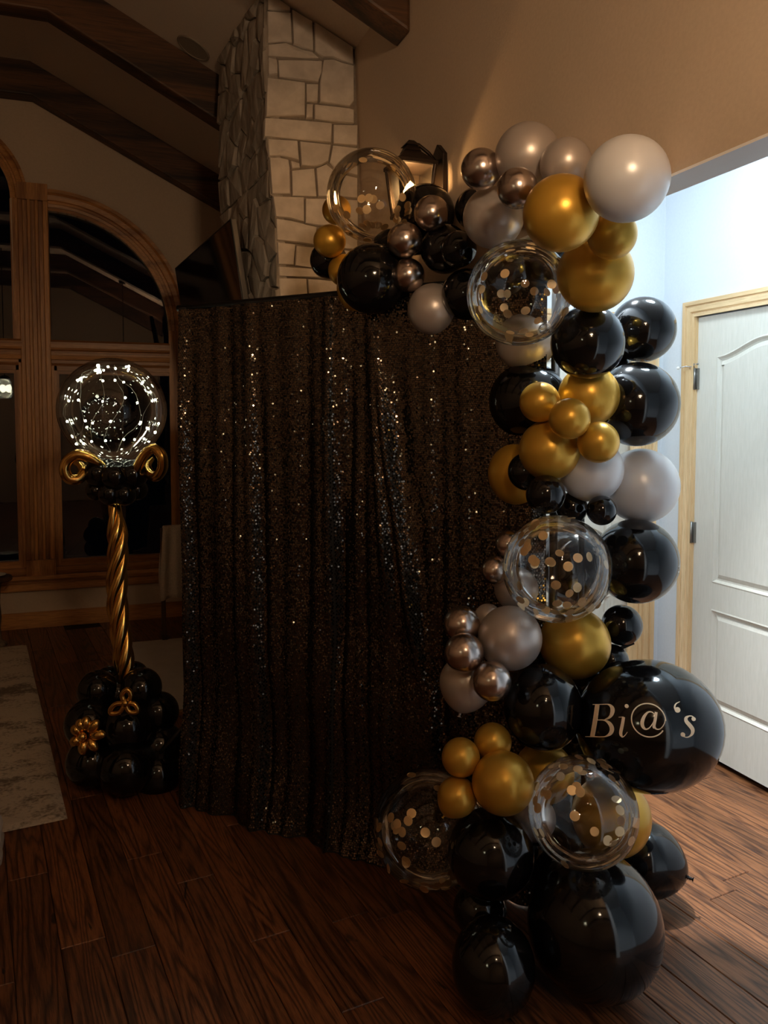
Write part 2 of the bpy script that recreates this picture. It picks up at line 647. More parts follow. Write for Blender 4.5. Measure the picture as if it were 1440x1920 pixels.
def trim_prof(r_in, r_out):
    """moulded casing: steps proud of the wall"""
    w_ = r_out - r_in
    f = [(0, 0.05), (0.0, -0.004), (0.16, -0.004), (0.16, -0.016), (0.30, -0.020), (0.34, -0.010), (0.46, -0.010), (0.50, -0.026), (0.72, -0.034), (0.78, -0.028), (0.84, -0.042), (1.0, -0.042), (1.0, 0.0)]
    return [(r_in + w_ * a, YW + b) for a, b in f]


def rail_stack(mb, x0, x1, z0, z1, sgn=1):
    """horizontal moulded member"""
    f = [(0, 0.03), (0, -0.012), (0.10, -0.018), (0.22, -0.018), (0.24, -0.036), (0.40, -0.042), (0.42, -0.024), (0.58, -0.026), (0.62, -0.05), (0.70, -0.054), (0.92, -0.054), (1.0, -0.040), (1, 0.03)]
    vs, fs = [], []
    for x in (x0, x1):
        for a, b in f:
            vs.append((x, YW + b, z0 + (z1 - z0) * a))
    k = len(f)
    for j in range(k - 1):
        fs.append((j, j + 1, k + j + 1, k + j))
    fs.append(tuple(range(k)))
    fs.append(tuple(range(k, 2 * k)))
    mb.add(vs, fs)


def stile(mb, x0, x1, z0, z1, y0=-0.012, y1=0.05):
    mb.box(x0, x1, YW + y0, YW + y1, z0, z1)


def make_window(name, label, side):
    root = empty(name, (0, YW, 0))
    tag(root, label, kind='structure')

    def P(mb, n, mat):
        return part(mb.build(n, mat), root)

    if side in (1, -1):
        X = (lambda a, b: (a, b)) if side == 1 else (lambda a, b: (2 * WC - b, 2 * WC - a))
        mb = MB()
        arch_trim(mb, QC[0], QC[1], trim_prof(q_in, QR), 0, PI / 2, 28, side)
        P(mb, 'arch_casing', 'trimh')
        jx = QC[0] + q_in
        for a, b, y in ((jx, jx + 0.05, -0.006), (jx + 0.05, jx + 0.10, -0.026), (jx + 0.10, jx + 0.15, -0.042)):
            mb = MB()
            stile(mb, *X(a, b), 0.40, QC[1], y)
            P(mb, 'jamb', 'trimv')
        mb = MB()
        rail_stack(mb, *X(PXR - 0.002, jx + 0.002), 1.975, 2.165)
        P(mb, 'transom', 'trimh')
        for a, b, y, e in ((PXR, PXR + 0.018, -0.014, 0), (PXR + 0.018, PXR + 0.036, -0.004, 0), (PXR + 0.036, PXR + 0.05, 0.01, 0)):
            mb = MB()
            stile(mb, *X(a, b), SZ, 1.975, y)
            P(mb, 'stop_bead', 'trimv')
        mb = MB()
        stile(mb, *X(PXR, jx), 1.94, 1.975, -0.004)
        stile(mb, *X(PXR, jx), 1.915, 1.94, 0.012)
        stile(mb, *X(PXR, jx), SZ, SZ + 0.05, 0.0)
        P(mb, 'sash_rail', 'trimh')
        mb = MB()
        mb.prism([(PXR, 2.15)] + [(jx, 2.15)] + arc(*QC, q_in, 0, PI / 2, 20), [], lambda a, b, t: (a if side == 1 else 2 * WC - a, YW + 0.045 + t * 0.006, b))
        P(mb, 'pane', 'pane')
        mb = MB()
        mb.box(*X(PXR, jx), YW + 0.045, YW + 0.051, SZ, 1.98)
        P(mb, 'pane', 'pane')
    else:
        mb = MB()
        arch_trim(mb, WC, CZ, trim_prof(CR - 0.12, CR), 0, PI, 40)
        P(mb, 'arch_casing', 'trimh')
        for s in (1, -1):
            e = WC + s * (CR - 0.09)
            for d0, d1, y in ((0, 0.03, -0.018), (-0.02, 0, -0.004), (-0.035, -0.02, 0.01)):
                a, b = sorted((e + s * d0, e + s * d1))
                mb = MB()
                stile(mb, a, b, SZ, CZ, y)
                P(mb, 'jamb', 'trimv')
        a, b = WC - CR + 0.06, WC + CR - 0.06
        mb = MB()
        rail_stack(mb, a, b, 1.975, 2.165)
        P(mb, 'transom', 'trimh')
        mb = MB()
        stile(mb, a, b, 1.94, 1.975, -0.004)
        stile(mb, a, b, 1.915, 1.94, 0.012)
        stile(mb, a, b, SZ, SZ + 0.05, 0.0)
        P(mb, 'sash_rail', 'trimh')
        mb = MB()
        mb.prism([(b, 2.15)] + arc(WC, CZ, CR - 0.12, 0, PI, 24) + [(a, 2.15)], [], lambda a_, b_, t: (a_, YW + 0.045 + t * 0.006, b_))
        P(mb, 'pane', 'pane')
        mb = MB()
        mb.box(a, b, YW + 0.045, YW + 0.051, SZ, 1.98)
        P(mb, 'pane', 'pane')
    return root


make_window('window_1', 'oak window with quarter-round arch beside the television', 1)
make_window('window_2', 'tall centre oak window with round arch', 0)
make_window('window_3', 'oak window with quarter-round arch on the far side', -1)


def pilaster(name, x0, x1, label):
    root = empty(name, (0, YW, 0))
    tag(root, label, kind='structure')
    z0, z1 = 0.38, 3.30
    part(MB().box(x0, x1, YW - 0.018, YW + 0.02, z0, z1).build('backing_board', 'trimv'), root)
    part(MB().box(x0, x1, YW - 0.052, YW - 0.018, z1 - 0.12, z1).build('cap_block', 'trimv'), root)
    part(MB().box(x0, x1, YW - 0.052, YW - 0.018, z0, z0 + 0.14).build('plinth_block', 'trimv'), root)
    wd = x1 - x0
    for a, b in ((0.0, 0.16), (0.30, 0.42), (0.56, 0.68), (0.82, 1.0)):
        part(MB().box(x0 + wd * a, x0 + wd * b, YW - 0.052, YW - 0.018, z0 + 0.14, z1 - 0.12).build('reed', 'trimv', bevel=0.006), root)


pilaster('trim_2', PXL, PXR, 'fluted oak pilaster between the arched windows')
pilaster('trim_3', 2 * WC - PXR, 2 * WC - PXL, 'fluted oak pilaster on the far side of the centre window')
mb = MB()
x0, x1 = 2 * WC - (QC[0] + QR), QC[0] + QR
mb.box(x0 - 0.05, x1 + 0.05, YW - 0.075, YW + 0.05, 0.375, 0.405)
mb.box(x0 - 0.03, x1 + 0.03, YW - 0.05, YW, 0.345, 0.375)
mb.box(x0 - 0.03, x1 + 0.03, YW - 0.034, YW, 0.285, 0.345)
mb.box(x0, x1, YW - 0.03, YW + 0.05, 0.405, SZ)
tag(mb.build('trim_4', 'trimh', bevel=0.004), 'oak sill and apron under the windows', kind='structure')
mb = MB()
mb.box(XL, 0.95, YW - 0.018, YW, 0, 0.10)
mb.box(XL, 0.95, YW - 0.012, YW, 0.10, 0.12)
tag(mb.build('baseboard_far', 'trimh'), 'oak baseboard under the windows', kind='structure')

# ---- beams: rafters that follow the vault, set across the room
BW, BD = 0.15, 0.235
for by in (6.485, 4.925, 3.115, 1.35, -0.45, -2.2):
    b = MB()
    inset = 0.0
    xs = [(XR, ceil_z(XR)), (KX, ZK), (XK2, ZK), (XL, ceil_z(XL))]
    low = [(XR, EAVE - BD - 0.005), (KX + 0.002, ZK - BD - 0.005), (XK2 - 0.002, ZK - BD - 0.005), (XL, ceil_z(XL) - BD - 0.005)]
    if by == 4.925:
        low = [(XR, EAVE - BD - 0.04), (-0.206, 3.785), (XK2 - 0.19, 3.785), (XL, ceil_z(XL) - BD - 0.04)]
    b.prism(xs + list(reversed(low)), [], lambda a, c, t: (a, by - BW / 2 + t * BW, c))
    o = b.build('ceiling_beam', 'beam', bevel=0.012)
    nm = {6.485: 'dark wooden ceiling beam against the window wall', 4.925: 'dark wooden ceiling beam just behind the chimney, over the round speaker',
          3.115: 'dark wooden ceiling beam ending on the brown wall right of the chimney'}.get(by, 'dark wooden ceiling beam overhead behind the photographer')
    tag(o, nm, 'beam', 'ceiling beams')

sp = MB()
rs = 0.098
T = Matrix.Translation((0.56, 4.735, ceil_z(0.56))) @ Matrix.Rotation(math.atan(SL), 4, 'Y') @ Matrix.Rotation(PI, 4, 'X')
sp.lathe([(rs, 0), (rs, 0.006), (rs - 0.004, 0.009), (rs - 0.012, 0.009), (rs - 0.014, 0.006), (0.001, 0.006)], 40, T)
o = sp.build('ceiling_speaker', 'grille')
tag(o, 'round flush ceiling speaker near the upper beam', 'speaker')

# ---- hall beyond the opening
HX, HY, HC = 2.62, 3.27, 2.86
DY1, DY0, DZ = 3.045, 2.215, 2.045           # door opening in the hall wall
hw = MB().prism([(-0.4, 0), (DY0, 0), (DY0, DZ), (DY1, DZ), (DY1, 0), (HY, 0), (HY, HC), (-0.4, HC)], [], lambda a, b, t: (HX + t * 0.1, a, b)).build('wall_hall', 'hallpaint')
tag(hw, 'pale blue lit hall wall around the door', kind='structure')
EX0, EX1 = 1.70, 2.50                        # door at the end of the hall
he = MB().prism([(XR + WT, 0), (EX0, 0), (EX0, 1.995), (EX1, 1.995), (EX1, 0), (HX, 0), (HX, HC), (XR + WT, HC)], [], lambda a, b, t: (a, HY + t * 0.1, b)).build('wall_hall_end', 'hallpaint')
tag(he, 'pale end wall of the hall', kind='structure')
tag(MB().box(XR + WT, HX + 0.1, -0.5, -0.4, 0, HC).build('wall_hall_near', 'hallpaint'), 'near end wall of the hall', kind='structure')
tag(MB().box(XR + 0.02, HX + 0.1, -0.5, HY + 0.1, HC, HC + 0.08).build('ceiling_hall', 'soffit'), 'white hall ceiling', kind='structure')
tag(MB().box(XR + WT - 0.002, XR + WT + 0.004, -0.4, OY0, 0, HC).build('wall_hall_inner', 'hallpaint'), 'inner face of the hall wall', kind='structure')
o = MB().box(XR + WT - 0.002, XR + WT + 0.004, OY0, OY1, HZ, HC).build('wall_hall_header', 'hallpaint')
tag(o, 'inner face above the opening', kind='structure')
o = MB().box(XR + WT - 0.002, XR + WT + 0.004, OY1, HY, 0, HC).build('wall_hall_pier', 'hallpaint')
tag(o, 'inner face beside the opening', kind='structure')

cl = empty('ceiling_light', (2.02, 2.25, HC))
tag(cl, 'round flush ceiling light in the hall', 'light')
MB().lathe([(0.17, 0.0), (0.17, -0.02), (0.155, -0.03), (0.15, -0.03)], 32).build('base_ring', 'steel', cl, True)
rl = empty('hall_fill_light', (1.60, 2.55, HC))  # extra hall light, added to brighten the floor and right-hand balloons
tag(rl, 'added downlight in the hall ceiling', 'light')
MB().lathe([(0.09, 0.0), (0.09, -0.006), (0.07, -0.008), (0.066, -0.004), (0.066, 0.0)], 32).build('trim_ring', 'soffit', rl, True)
ld_ = bpy.data.lights.new('fillspot', 'SPOT')
ld_.energy = DOWN
ld_.color = (0.86, 0.94, 1.0)
ld_.spot_size = R(88)
ld_.spot_blend = 0.7
ld_.shadow_soft_size = 0.05
lo_ = bpy.data.objects.new('fillspot', ld_)
col.objects.link(lo_)
lo_.parent = rl
lo_.location = (0, 0, -0.02)
lo_.rotation_euler = (Vector((1.55, 1.40, 0)) - Vector((1.60, 2.55, HC))).to_track_quat('-Z', 'Y').to_euler()
MB().lathe([(0.15, -0.03), (0.14, -0.055), (0.11, -0.075), (0.06, -0.088), (0.001, -0.092)], 32).build('glass_dome', 'dome', cl, True)


# ---- doors
def offset_loop(lp, d):
    n = len(lp)
    out = []
    for i in range(n):
        p0, p1, p2 = Vector(lp[i - 1]), Vector(lp[i]), Vector(lp[(i + 1) % n])
        a = (p1 - p0).normalized()
        b = (p2 - p1).normalized()
        na, nb = Vector((-a.y, a.x)), Vector((-b.y, b.x))
        mm = (na + nb)
        mm = mm.normalized() / max(0.35, mm.normalized().dot(na))
        out.append(tuple(p1 + mm * d))
    return out


def door_leaf(width, height, fn, parent, mat='door', thick=0.038):
    """two-panel leaf with an arched upper panel; fn(a, z, depth) -> local point, a from the hinge side"""
    st = 0.122
    zt, zs = height - 0.115, height - 0.185
    a0, a1 = st, width - st
    top = []
    for i in range(25):
        t = i / 24
        a = a1 + (a0 - a1) * t
        top.append((a, zs + (zt - zs) * 0.5 * (1 - math.cos(2 * PI * t)) * 1.0))
    up = [(a0, 0.825), (a1, 0.825)] + top
    lo = [(a0, 0.255), (a1, 0.255), (a1, 0.705), (a0, 0.705)]
    b = MB()
    outer = [(0, 0.022), (width, 0.022), (width, height), (0, height)]
    b.prism(outer, [up, lo], lambda a, z, t: fn(a, z, 0.0 if t == 0 else thick))
    leaf = b.build('door_leaf', mat, parent)
    for lp in (up, lo):
        pb = MB()
        steps = [(0.0, 0.0), (0.006, -0.002), (0.016, 0.010), (0.024, 0.012), (0.030, 0.008), (0.044, 0.002), (0.048, 0.002)]
        loops = [[fn(p[0], p[1], dep) for p in offset_loop(lp, d)] for d, dep in steps]
        n = len(lp)
        vs = [v for l in loops for v in l]
        fs = []
        for k in range(len(loops) - 1):
            for i in range(n):
                j = (i + 1) % n
                fs.append((k * n + i, k * n + j, (k + 1) * n + j, (k + 1) * n + i))
        tris = tessellate_polygon([[Vector((p[0], p[1], 0)) for p in offset_loop(lp, steps[-1][0])]])
        o_ = (len(loops) - 1) * n
        fs += [tuple(o_ + i for i in t) for t in tris]
        pb.add(vs, fs)
        pb.build('door_panel', mat, leaf)
    return leaf


def casing_profile():
    return [(0, 0.012), (0, -0.010), (0.16, -0.012), (0.20, -0.006), (0.26, -0.006), (0.32, -0.014), (0.60, -0.017), (0.66, -0.011), (0.70, -0.011), (0.74, -0.019), (0.97, -0.019), (1.0, -0.016), (1.0, 0.012)]


def casing(fn, a0, a1, z1, cw, parent, mats):
    """mitred casing round an opening; fn(a, z, depth)"""
    pf = casing_profile()
    k = len(pf)
    for (pa, pb_, mat, nm) in (((a0, 0.0, -1, 0), (a0, z1, -1, 1), mats[0], 'casing_leg'), ((a0, z1, -1, 1), (a1, z1, 1, 1), mats[1], 'casing_head'), ((a1, z1, 1, 1), (a1, 0.0, 1, 0), mats[0], 'casing_leg')):
        vs, fs = [], []
        for (a, z, sa, sz) in (pa, pb_):
            for t, dep in pf:
                vs.append(fn(a + sa * cw * t, z + sz * cw * t, dep))
        for j in range(k - 1):
            fs.append((j, j + 1, k + j + 1, k + j))
        fs += [tuple(range(k)), tuple(range(k, 2 * k))]
        MB().add(vs, fs).build(nm, mat, parent)


d1 = empty('door_1', (HX, DY1, 0))
tag(d1, 'pale two-panel door with arched upper panel', kind='structure')
F1 = lambda a, z, dep: (0.012 + dep, -a, z)          # local to the hinge side
FC = lambda a, z, dep: (dep, -a, z)
door_leaf(DY1 - DY0 - 0.006, DZ - 0.008, lambda a, z, dep: F1(a + 0.003, z + 0.004, dep), d1)
casing(FC, 0.0, DY1 - DY0, DZ, 0.072, d1, ('pinev', 'piney'))
jb = MB()
jb.box(0, 0.10, -0.004, 0.0, 0, DZ)
jb.box(0, 0.10, -(DY1 - DY0), 0.004 - (DY1 - DY0), 0, DZ)
jb.build('jamb', 'pinev', d1)
for hz in (1.76, 1.045, 0.28):
    h = MB()
    h.box(0.002, 0.013, -0.018, 0.016, hz - 0.048, hz + 0.048)
    hg = h.build('hinge', 'hinge', d1)
    k = MB().tube([(-0.002, -0.001, hz - 0.05), (-0.002, -0.001, hz + 0.05)], 0.006, 10)
    k.build('knuckle', 'hinge', hg, True)
ds = MB()
ds.tube([(-0.004, 0.002, 1.815), (-0.03, 0.030, 1.818), (-0.05, 0.048, 1.812)], 0.0028, 8)
ds.tube([(-0.004, 0.002, 1.815), (-0.03, -0.028, 1.826), (-0.012, -0.03, 1.826)], 0.0028, 8)
dso = ds.build('door_stop', 'steel', d1, True)
MB().ball((-0.053, 0.051, 1.811), 0.0075, 12, 8).build('bumper', 'rubber', dso, True)
MB().ball((-0.012, -0.031, 1.826), 0.005, 12, 8).build('bumper', 'hinge', dso, True)
hd = empty('handle')
hd.parent = d1
hb = MB()
hyy = -(DY1 - DY0 - 0.075)
T = Matrix.Translation((0.012, hyy, 0.925)) @ Matrix.Rotation(-PI / 2, 4, 'Y')
hb.lathe([(0.031, 0), (0.031, 0.006), (0.026, 0.012), (0.012, 0.014), (0.011, 0.042), (0.001, 0.044)], 24, T)
hb.build('rose', 'steel', hd, True)
MB().tube([(-0.030, hyy, 0.925), (-0.046, hyy + 0.008, 0.925), (-0.05, hyy + 0.03, 0.927), (-0.05, hyy + 0.075, 0.932), (-0.05, hyy + 0.10, 0.924), (-0.05, hyy + 0.118, 0.912)],
          [0.011, 0.011, 0.010, 0.0095, 0.008, 0.005], 12).build('lever', 'steel', hd, True)

d2 = empty('door_2', (EX0, HY, 0))
tag(d2, 'door at the end of the hall with wide pine casing', kind='structure')
F2 = lambda a, z, dep: (a, dep, z)
door_leaf(EX1 - EX0 - 0.006, 1.985, lambda a, z, dep: F2(a + 0.003, z + 0.004, dep + 0.05), d2)
casing(F2, 0.0, EX1 - EX0, 1.995, 0.085, d2, ('pinev', 'pinex'))
jb = MB()
jb.box(0, 0.012, 0.0, 0.10, 0, 1.995)
jb.box(EX1 - EX0 - 0.012, EX1 - EX0, 0.0, 0.10, 0, 1.995)
jb.box(EX1 - EX0 - 0.055, EX1 - EX0 - 0.012, 0.0, 0.012, 0, 1.995)
jb.build('jamb', 'pinev', d2)

# ================================================================== CHIMNEY
CP0 = Vector((0.775, 3.72, 0))
CP1 = Vector((0.686, 4.65, 0))
LN = Vector((CP1.y - CP0.y, -(CP1.x - CP0.x), 0)).normalized()      # normal of the left face (points +x)
cA = onplane(500, 60, CP0, LN)
cB = onplane(523, 550, CP0, LN)
slope = (cA.y - cB.y) / (cA.z - cB.z)                                # batter of the front


def yf(z):
    return cB.y + slope * (z - cB.z)


FP0 = Vector((0, cB.y, cB.z))
FN = Vector((0, 1, -slope)).normalized()
chim = empty('chimney', (0.95, 4.1, 0))
tag(chim, 'pale stone chimney breast rising to the ceiling', 'chimney', kind='structure')
del chim['category']
core = MB()
g = 0.022


def xleft(y):
    return CP0.x + (CP1.x - CP0.x) * (y - CP0.y) / (CP1.y - CP0.y)


def zc_(x):
    return ceil_z(x)


vs = []
for z in ('b', 't'):
    for (kx, ky) in (('l', 'f'), ('r', 'f'), ('r', 'k'), ('l', 'k')):
        x = XR if kx == 'r' else None
        zz = 0.0
        if z == 't':
            zz = ceil_z(XR if kx == 'r' else 0.76) + 0.02
        y = yf(zz) + g if ky == 'f' else 4.65
        if x is None:
            x = xleft(y) + g * 1.1
        vs.append((x, y, zz))
core.add(vs, [(0, 1, 2, 3), (4, 7, 6, 5), (0, 4, 5, 1), (1, 5, 6, 2), (2, 6, 7, 3), (3, 7, 4, 0)])
part(core.build('mortar_core', 'mortar'), chim)

front_px = [
    [(503, -14), (545, 13), (544, 22), (522, 20), (503, 18)],
    [(502, 21), (522, 23), (545, 25), (548, 80), (530, 78), (502, 82)],
    [(549, 17), (586, 40), (588, 94), (570, 91), (551, 82)],
    [(590, 43), (662, 89), (663, 121), (640, 115), (625, 109), (606, 109), (591, 97)],
    [(503, 85), (535, 81), (549, 86), (570, 95), (586, 99), (598, 111), (575, 110), (503, 106)],
    [(503, 110), (519, 112), (521, 122), (520, 141), (503, 143)],
    [(522, 113), (568, 114), (604, 115), (604, 135), (597, 154), (565, 151), (524, 144)],
    [(607, 113), (625, 112), (640, 119), (663, 125), (664, 190), (656, 200), (615, 194), (600, 192), (600, 156)],
    [(575, 157), (597, 158), (596, 191), (576, 190)],
    [(501, 147), (540, 150), (572, 156), (572, 216), (545, 218), (499, 219)],
    [(575, 195), (587, 196), (586, 222), (574, 222)],
    [(590, 197), (655, 204), (664, 206), (664, 232), (625, 229), (590, 224)],
    [(496, 223), (560, 226), (623, 232), (621, 268), (560, 262), (496, 256)],
    [(626, 234), (671, 235), (670, 273), (626, 269)],
    [(503, 261), (558, 265), (561, 302), (545, 297), (525, 292), (504, 293)],
    [(562, 266), (621, 271), (616, 303), (604, 310), (592, 312), (565, 311)],
    [(624, 273), (671, 278), (671, 330), (632, 320), (619, 304)],
    [(505, 297), (525, 296), (541, 300), (543, 315), (544, 364), (510, 365)],
    [(545, 302), (562, 306), (563, 315), (547, 317)],
    [(548, 320), (565, 318), (590, 316), (594, 368), (549, 367)],
    [(593, 316), (612, 308), (630, 323), (625, 368), (597, 369)],
    [(633, 325), (671, 334), (671, 371), (628, 369)],
    [(512, 369), (570, 371), (571, 416), (545, 411), (517, 407)],
    [(573, 373), (625, 373), (622, 425), (596, 423), (573, 419)],
    [(628, 374), (671, 376), (671, 431), (625, 427)],
    [(518, 411), (545, 415), (594, 428), (588, 460), (560, 456), (519, 451)],
    [(597, 429), (671, 436), (671, 468), (591, 462)],
    [(520, 455), (554, 459), (551, 497), (522, 497)],
    [(557, 461), (588, 464), (671, 472), (671, 508), (585, 502), (554, 498)],
    [(523, 501), (600, 505), (671, 512), (671, 530), (600, 522), (524, 518)],
    [(524, 522), (575, 523), (578, 560), (525, 560)],
    [(578, 524), (600, 525), (671, 534), (671, 566), (580, 561)],
]


def stone(loop3, nrm, depth, mat='stone', rough=0.004, inset=0.0035):
    """block whose face is the loop; sides run back into the wall"""
    c = sum(loop3, Vector()) / len(loop3)
    n = len(loop3)
    back = [p + nrm * 0.02 for p in loop3]
    mid = [p - nrm * (depth * 0.7) for p in loop3]
    frn = [p + (c - p).normalized() * inset - nrm * (depth + rnd.uniform(-rough, rough)) for p in loop3]
    ctr = c - nrm * (depth + rough)
    vs = back + mid + frn + [ctr]
    fs = []
    for k in range(2):
        for i in range(n):
            j = (i + 1) % n
            fs.append((k * n + i, k * n + j, (k + 1) * n + j, (k + 1) * n + i))
    fs += [(2 * n + i, 2 * n + (i + 1) % n, 3 * n) for i in range(n)]
    return part(MB().add(vs, fs).build('stone', mat), chim)


for lp in front_px:
    q = [onplane(u, v, FP0, FN) for u, v in lp]
    q = [Vector((min(p.x, XR - 0.002), p.y + (g), p.z)) for p in q]
    stone(q, FN, g + rnd.uniform(-0.004, 0.006))
# rows of stone below, behind the backdrop
z = 2.09
while z > 0.05:
    h = rnd.uniform(0.13, 0.22)
    z0 = max(0.0, z - h)
    x = xleft(yf(z)) + 0.004
    while x < XR - 0.02:
        wd = rnd.uniform(0.12, 0.28)
        x1 = XR - 0.003 if x + wd > XR - 0.1 else x + wd
        q = [Vector((a, yf(c) + g, c)) for a, c in ((x, z0), (x1 - 0.008, z0 + 0.005), (x1 - 0.008, z - 0.007), (x, z - 0.008))]
        stone(q, FN, g + rnd.uniform(-0.004, 0.006))
        x = x1 + 0.004
    z = z0
# left face: irregular split stones, three beds deep joints between
ld = (CP1 - CP0).normalized()
face_len = (CP1 - CP0).length


def clip_poly(poly, p, q):
    """keep the part of poly nearer to p than to q"""
    mx_, my_ = (p[0] + q[0]) / 2, (p[1] + q[1]) / 2
    nx, ny = q[0] - p[0], q[1] - p[1]
    out = []
    for i in range(len(poly)):
        a, b = poly[i], poly[(i + 1) % len(poly)]
        da = (a[0] - mx_) * nx + (a[1] - my_) * ny
        db = (b[0] - mx_) * nx + (b[1] - my_) * ny
        if da <= 0:
            out.append(a)
        if (da < 0 < db) or (db < 0 < da):
            t = da / (da - db)
            out.append((a[0] + (b[0] - a[0]) * t, a[1] + (b[1] - a[1]) * t))
    return out


sr = random.Random(21)
for z0, z1 in ((0.0, 1.02), (1.02, 2.02), (2.02, 2.72), (2.72, 3.66)):
    seeds = []
    nr = max(2, round((z1 - z0) / 0.155))
    for r_ in range(nr):
        nc = sr.choice((4, 5, 6, 7))
        for c_ in range(nc):
            seeds.append((-0.14 + (face_len + 0.14) * (c_ + 0.5 + sr.uniform(-0.35, 0.35)) / nc, z0 + (z1 - z0) * (r_ + 0.5 + sr.uniform(-0.34, 0.34)) / nr))
    for p in seeds:
        poly = [(-0.14, z0 + 0.004), (face_len, z0 + 0.004), (face_len, z1 - 0.004), (-0.14, z1 - 0.004)]
        for q in seeds:
            if q is not p and poly:
                poly = clip_poly(poly, p, q)
        if len(poly) < 3:
            continue
        cx_ = sum(a for a, _ in poly) / len(poly)
        cy_ = sum(b for _, b in poly) / len(poly)
        pts = []
        for a, c in poly:
            dl = math.hypot(a - cx_, c - cy_) + 1e-6
            a, c = a + (cx_ - a) / dl * 0.0035, c + (cy_ - c) / dl * 0.0035
            P_ = CP0 + ld * a + LN * g
            lim = yf(max(c, 0)) + 0.006
            if P_.y < lim:
                P_ = CP0 + ld * ((lim - CP0.y) / ld.y) + LN * g
            P_.z = min(max(c, 0.0), ceil_z(P_.x) - 0.004)
            pts.append(P_)
        if max(v.y for v in pts) - min(v.y for v in pts) < 0.015 or max(v.z for v in pts) - min(v.z for v in pts) < 0.015:
            continue
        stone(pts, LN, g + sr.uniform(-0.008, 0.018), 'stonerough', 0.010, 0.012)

# hearth slab on the floor in front of the fireplace face
hs = empty('hearth', (0.45, 5.0, 0))
tag(hs, 'pale stone hearth slab on the floor beside the chimney', 'hearth')
part(MB().box(0.17, 0.68, 4.36, 5.80, 0.0, 0.024).build('slab', 'hearth', bevel=0.004), hs)
part(MB().box(0.17, 0.70, 4.32, 4.36, 0.0, 0.02).build('border_strip', 'trimh', bevel=0.003), hs)

# television on a tilting bracket on the left face
tv = empty('television', (0.63, 3.95, 2.14))
tag(tv, 'large flat television tilted on the left side of the stone chimney', 'television')
ta = onplane(432, 410, Vector((0.63, 3.95, 0)), Vector((0, 1, 0)))
tb = onplane(328, 512, Vector((0.63, 3.95, 0)), (LN))
dv = (tb - ta)
dv.z = 0
tl = dv.length
e1 = dv.normalized()
e3 = (-LN * math.sin(R(8.5)) + Vector((0, 0, 1)) * math.cos(R(8.5))).normalized()
e2 = e3.cross(e1).normalized()           # outward or inward
if e2.x > 0:
    e2 = -e2
T = Matrix((e1, e2, e3)).transposed().to_4x4()
T.translation = ta
tvb = MB().box(0, tl, -0.030, -0.004, -0.82, 0, T).build('back_case', 'bezel', bevel=0.003)
part(tvb, tv)
part(MB().box(0.0, tl, -0.004, 0.0, -0.82, 0, T).build('bezel', 'blackmetal'), tv)
part(MB().box(0.008, tl - 0.008, 0.0, 0.0015, -0.808, -0.008, T).build('screen', 'screen'), tv)
part(MB().box(0.35, 0.75, -0.09, -0.03, -0.6, -0.25, T).build('wall_bracket', 'blackmetal'), tv)

# wall lantern
LP = Vector((XR, 2.735, 2.43))
ln = empty('wall_lantern', LP)
tag(ln, 'dark bronze wall lantern glowing on the brown wall', 'lantern')


def LB(mb, n, mat, smooth=False, bevel=0.0):
    return mb.build(n, mat, ln, smooth, bevel=bevel)


pb = MB()
pb.prism([(-0.055, -0.13), (0.055, -0.13), (0.055, 0.09), (0.0, 0.135), (-0.055, 0.09)], [], lambda a, b, t: (-0.018 * t, a, b))
LB(pb, 'backplate', 'bronze', bevel=0.003)
LB(MB().tube([(-0.01, 0, 0.06), (-0.05, 0, 0.10), (-0.09, 0, 0.125), (-0.115, 0, 0.11), (-0.12, 0, 0.09)], 0.007, 10), 'arm', 'bronze', True)
cxl = -0.12
roof = MB()
for (r0, z0_, r1, z1_) in ((0.076, 0.04, 0.076, 0.052), (0.070, 0.052, 0.028, 0.095), (0.03, 0.095, 0.02, 0.115), (0.028, 0.115, 0.01, 0.135)):
    vs = [(cxl + sx * r, sy * r, zz) for r, zz in ((r0, z0_), (r1, z1_)) for sx, sy in ((-1, -1), (1, -1), (1, 1), (-1, 1))]
    roof.add(vs, [(0, 1, 2, 3), (4, 5, 6, 7), (0, 1, 5, 4), (1, 2, 6, 5), (2, 3, 7, 6), (3, 0, 4, 7)])
LB(roof, 'roof', 'bronze')
for sx, sy in ((-1, -1), (1, -1), (1, 1), (-1, 1)):
    LB(MB().tube([(cxl + sx * 0.068, sy * 0.068, 0.045), (cxl + sx * 0.05, sy * 0.05, -0.12)], 0.007, 8), 'post', 'bronze')
for k in range(4):
    a = k * PI / 2
    Tm = Matrix.Translation((cxl, 0, 0)) @ Matrix.Rotation(a, 4, 'Z')
    vs = [Tm @ Vector(v) for v in ((0.064, -0.06, 0.042), (0.064, 0.06, 0.042), (0.047, 0.044, -0.118), (0.047, -0.044, -0.118), (0.062, -0.06, 0.042), (0.062, 0.06, 0.042), (0.045, 0.044, -0.118), (0.045, -0.044, -0.118))]
    LB(MB().add(vs, [(0, 1, 2, 3), (7, 6, 5, 4), (0, 4, 5, 1), (2, 6, 7, 3), (1, 5, 6, 2), (0, 3, 7, 4)]), 'glass_pane', 'lampglass')
LB(MB().box(cxl - 0.058, cxl + 0.058, -0.058, 0.058, -0.135, -0.12), 'base_tray', 'bronze', bevel=0.003)
LB(MB().tube([(cxl, 0, -0.12), (cxl, 0, -0.08)], 0.012, 12), 'candle_sleeve', 'china')
LB(MB().lathe([(0.008, 0), (0.024, 0.015), (0.028, 0.032), (0.018, 0.056), (0.001, 0.075)], 14, Matrix.Translation((cxl, 0, -0.08))), 'bulb', 'bulbsconce', True)

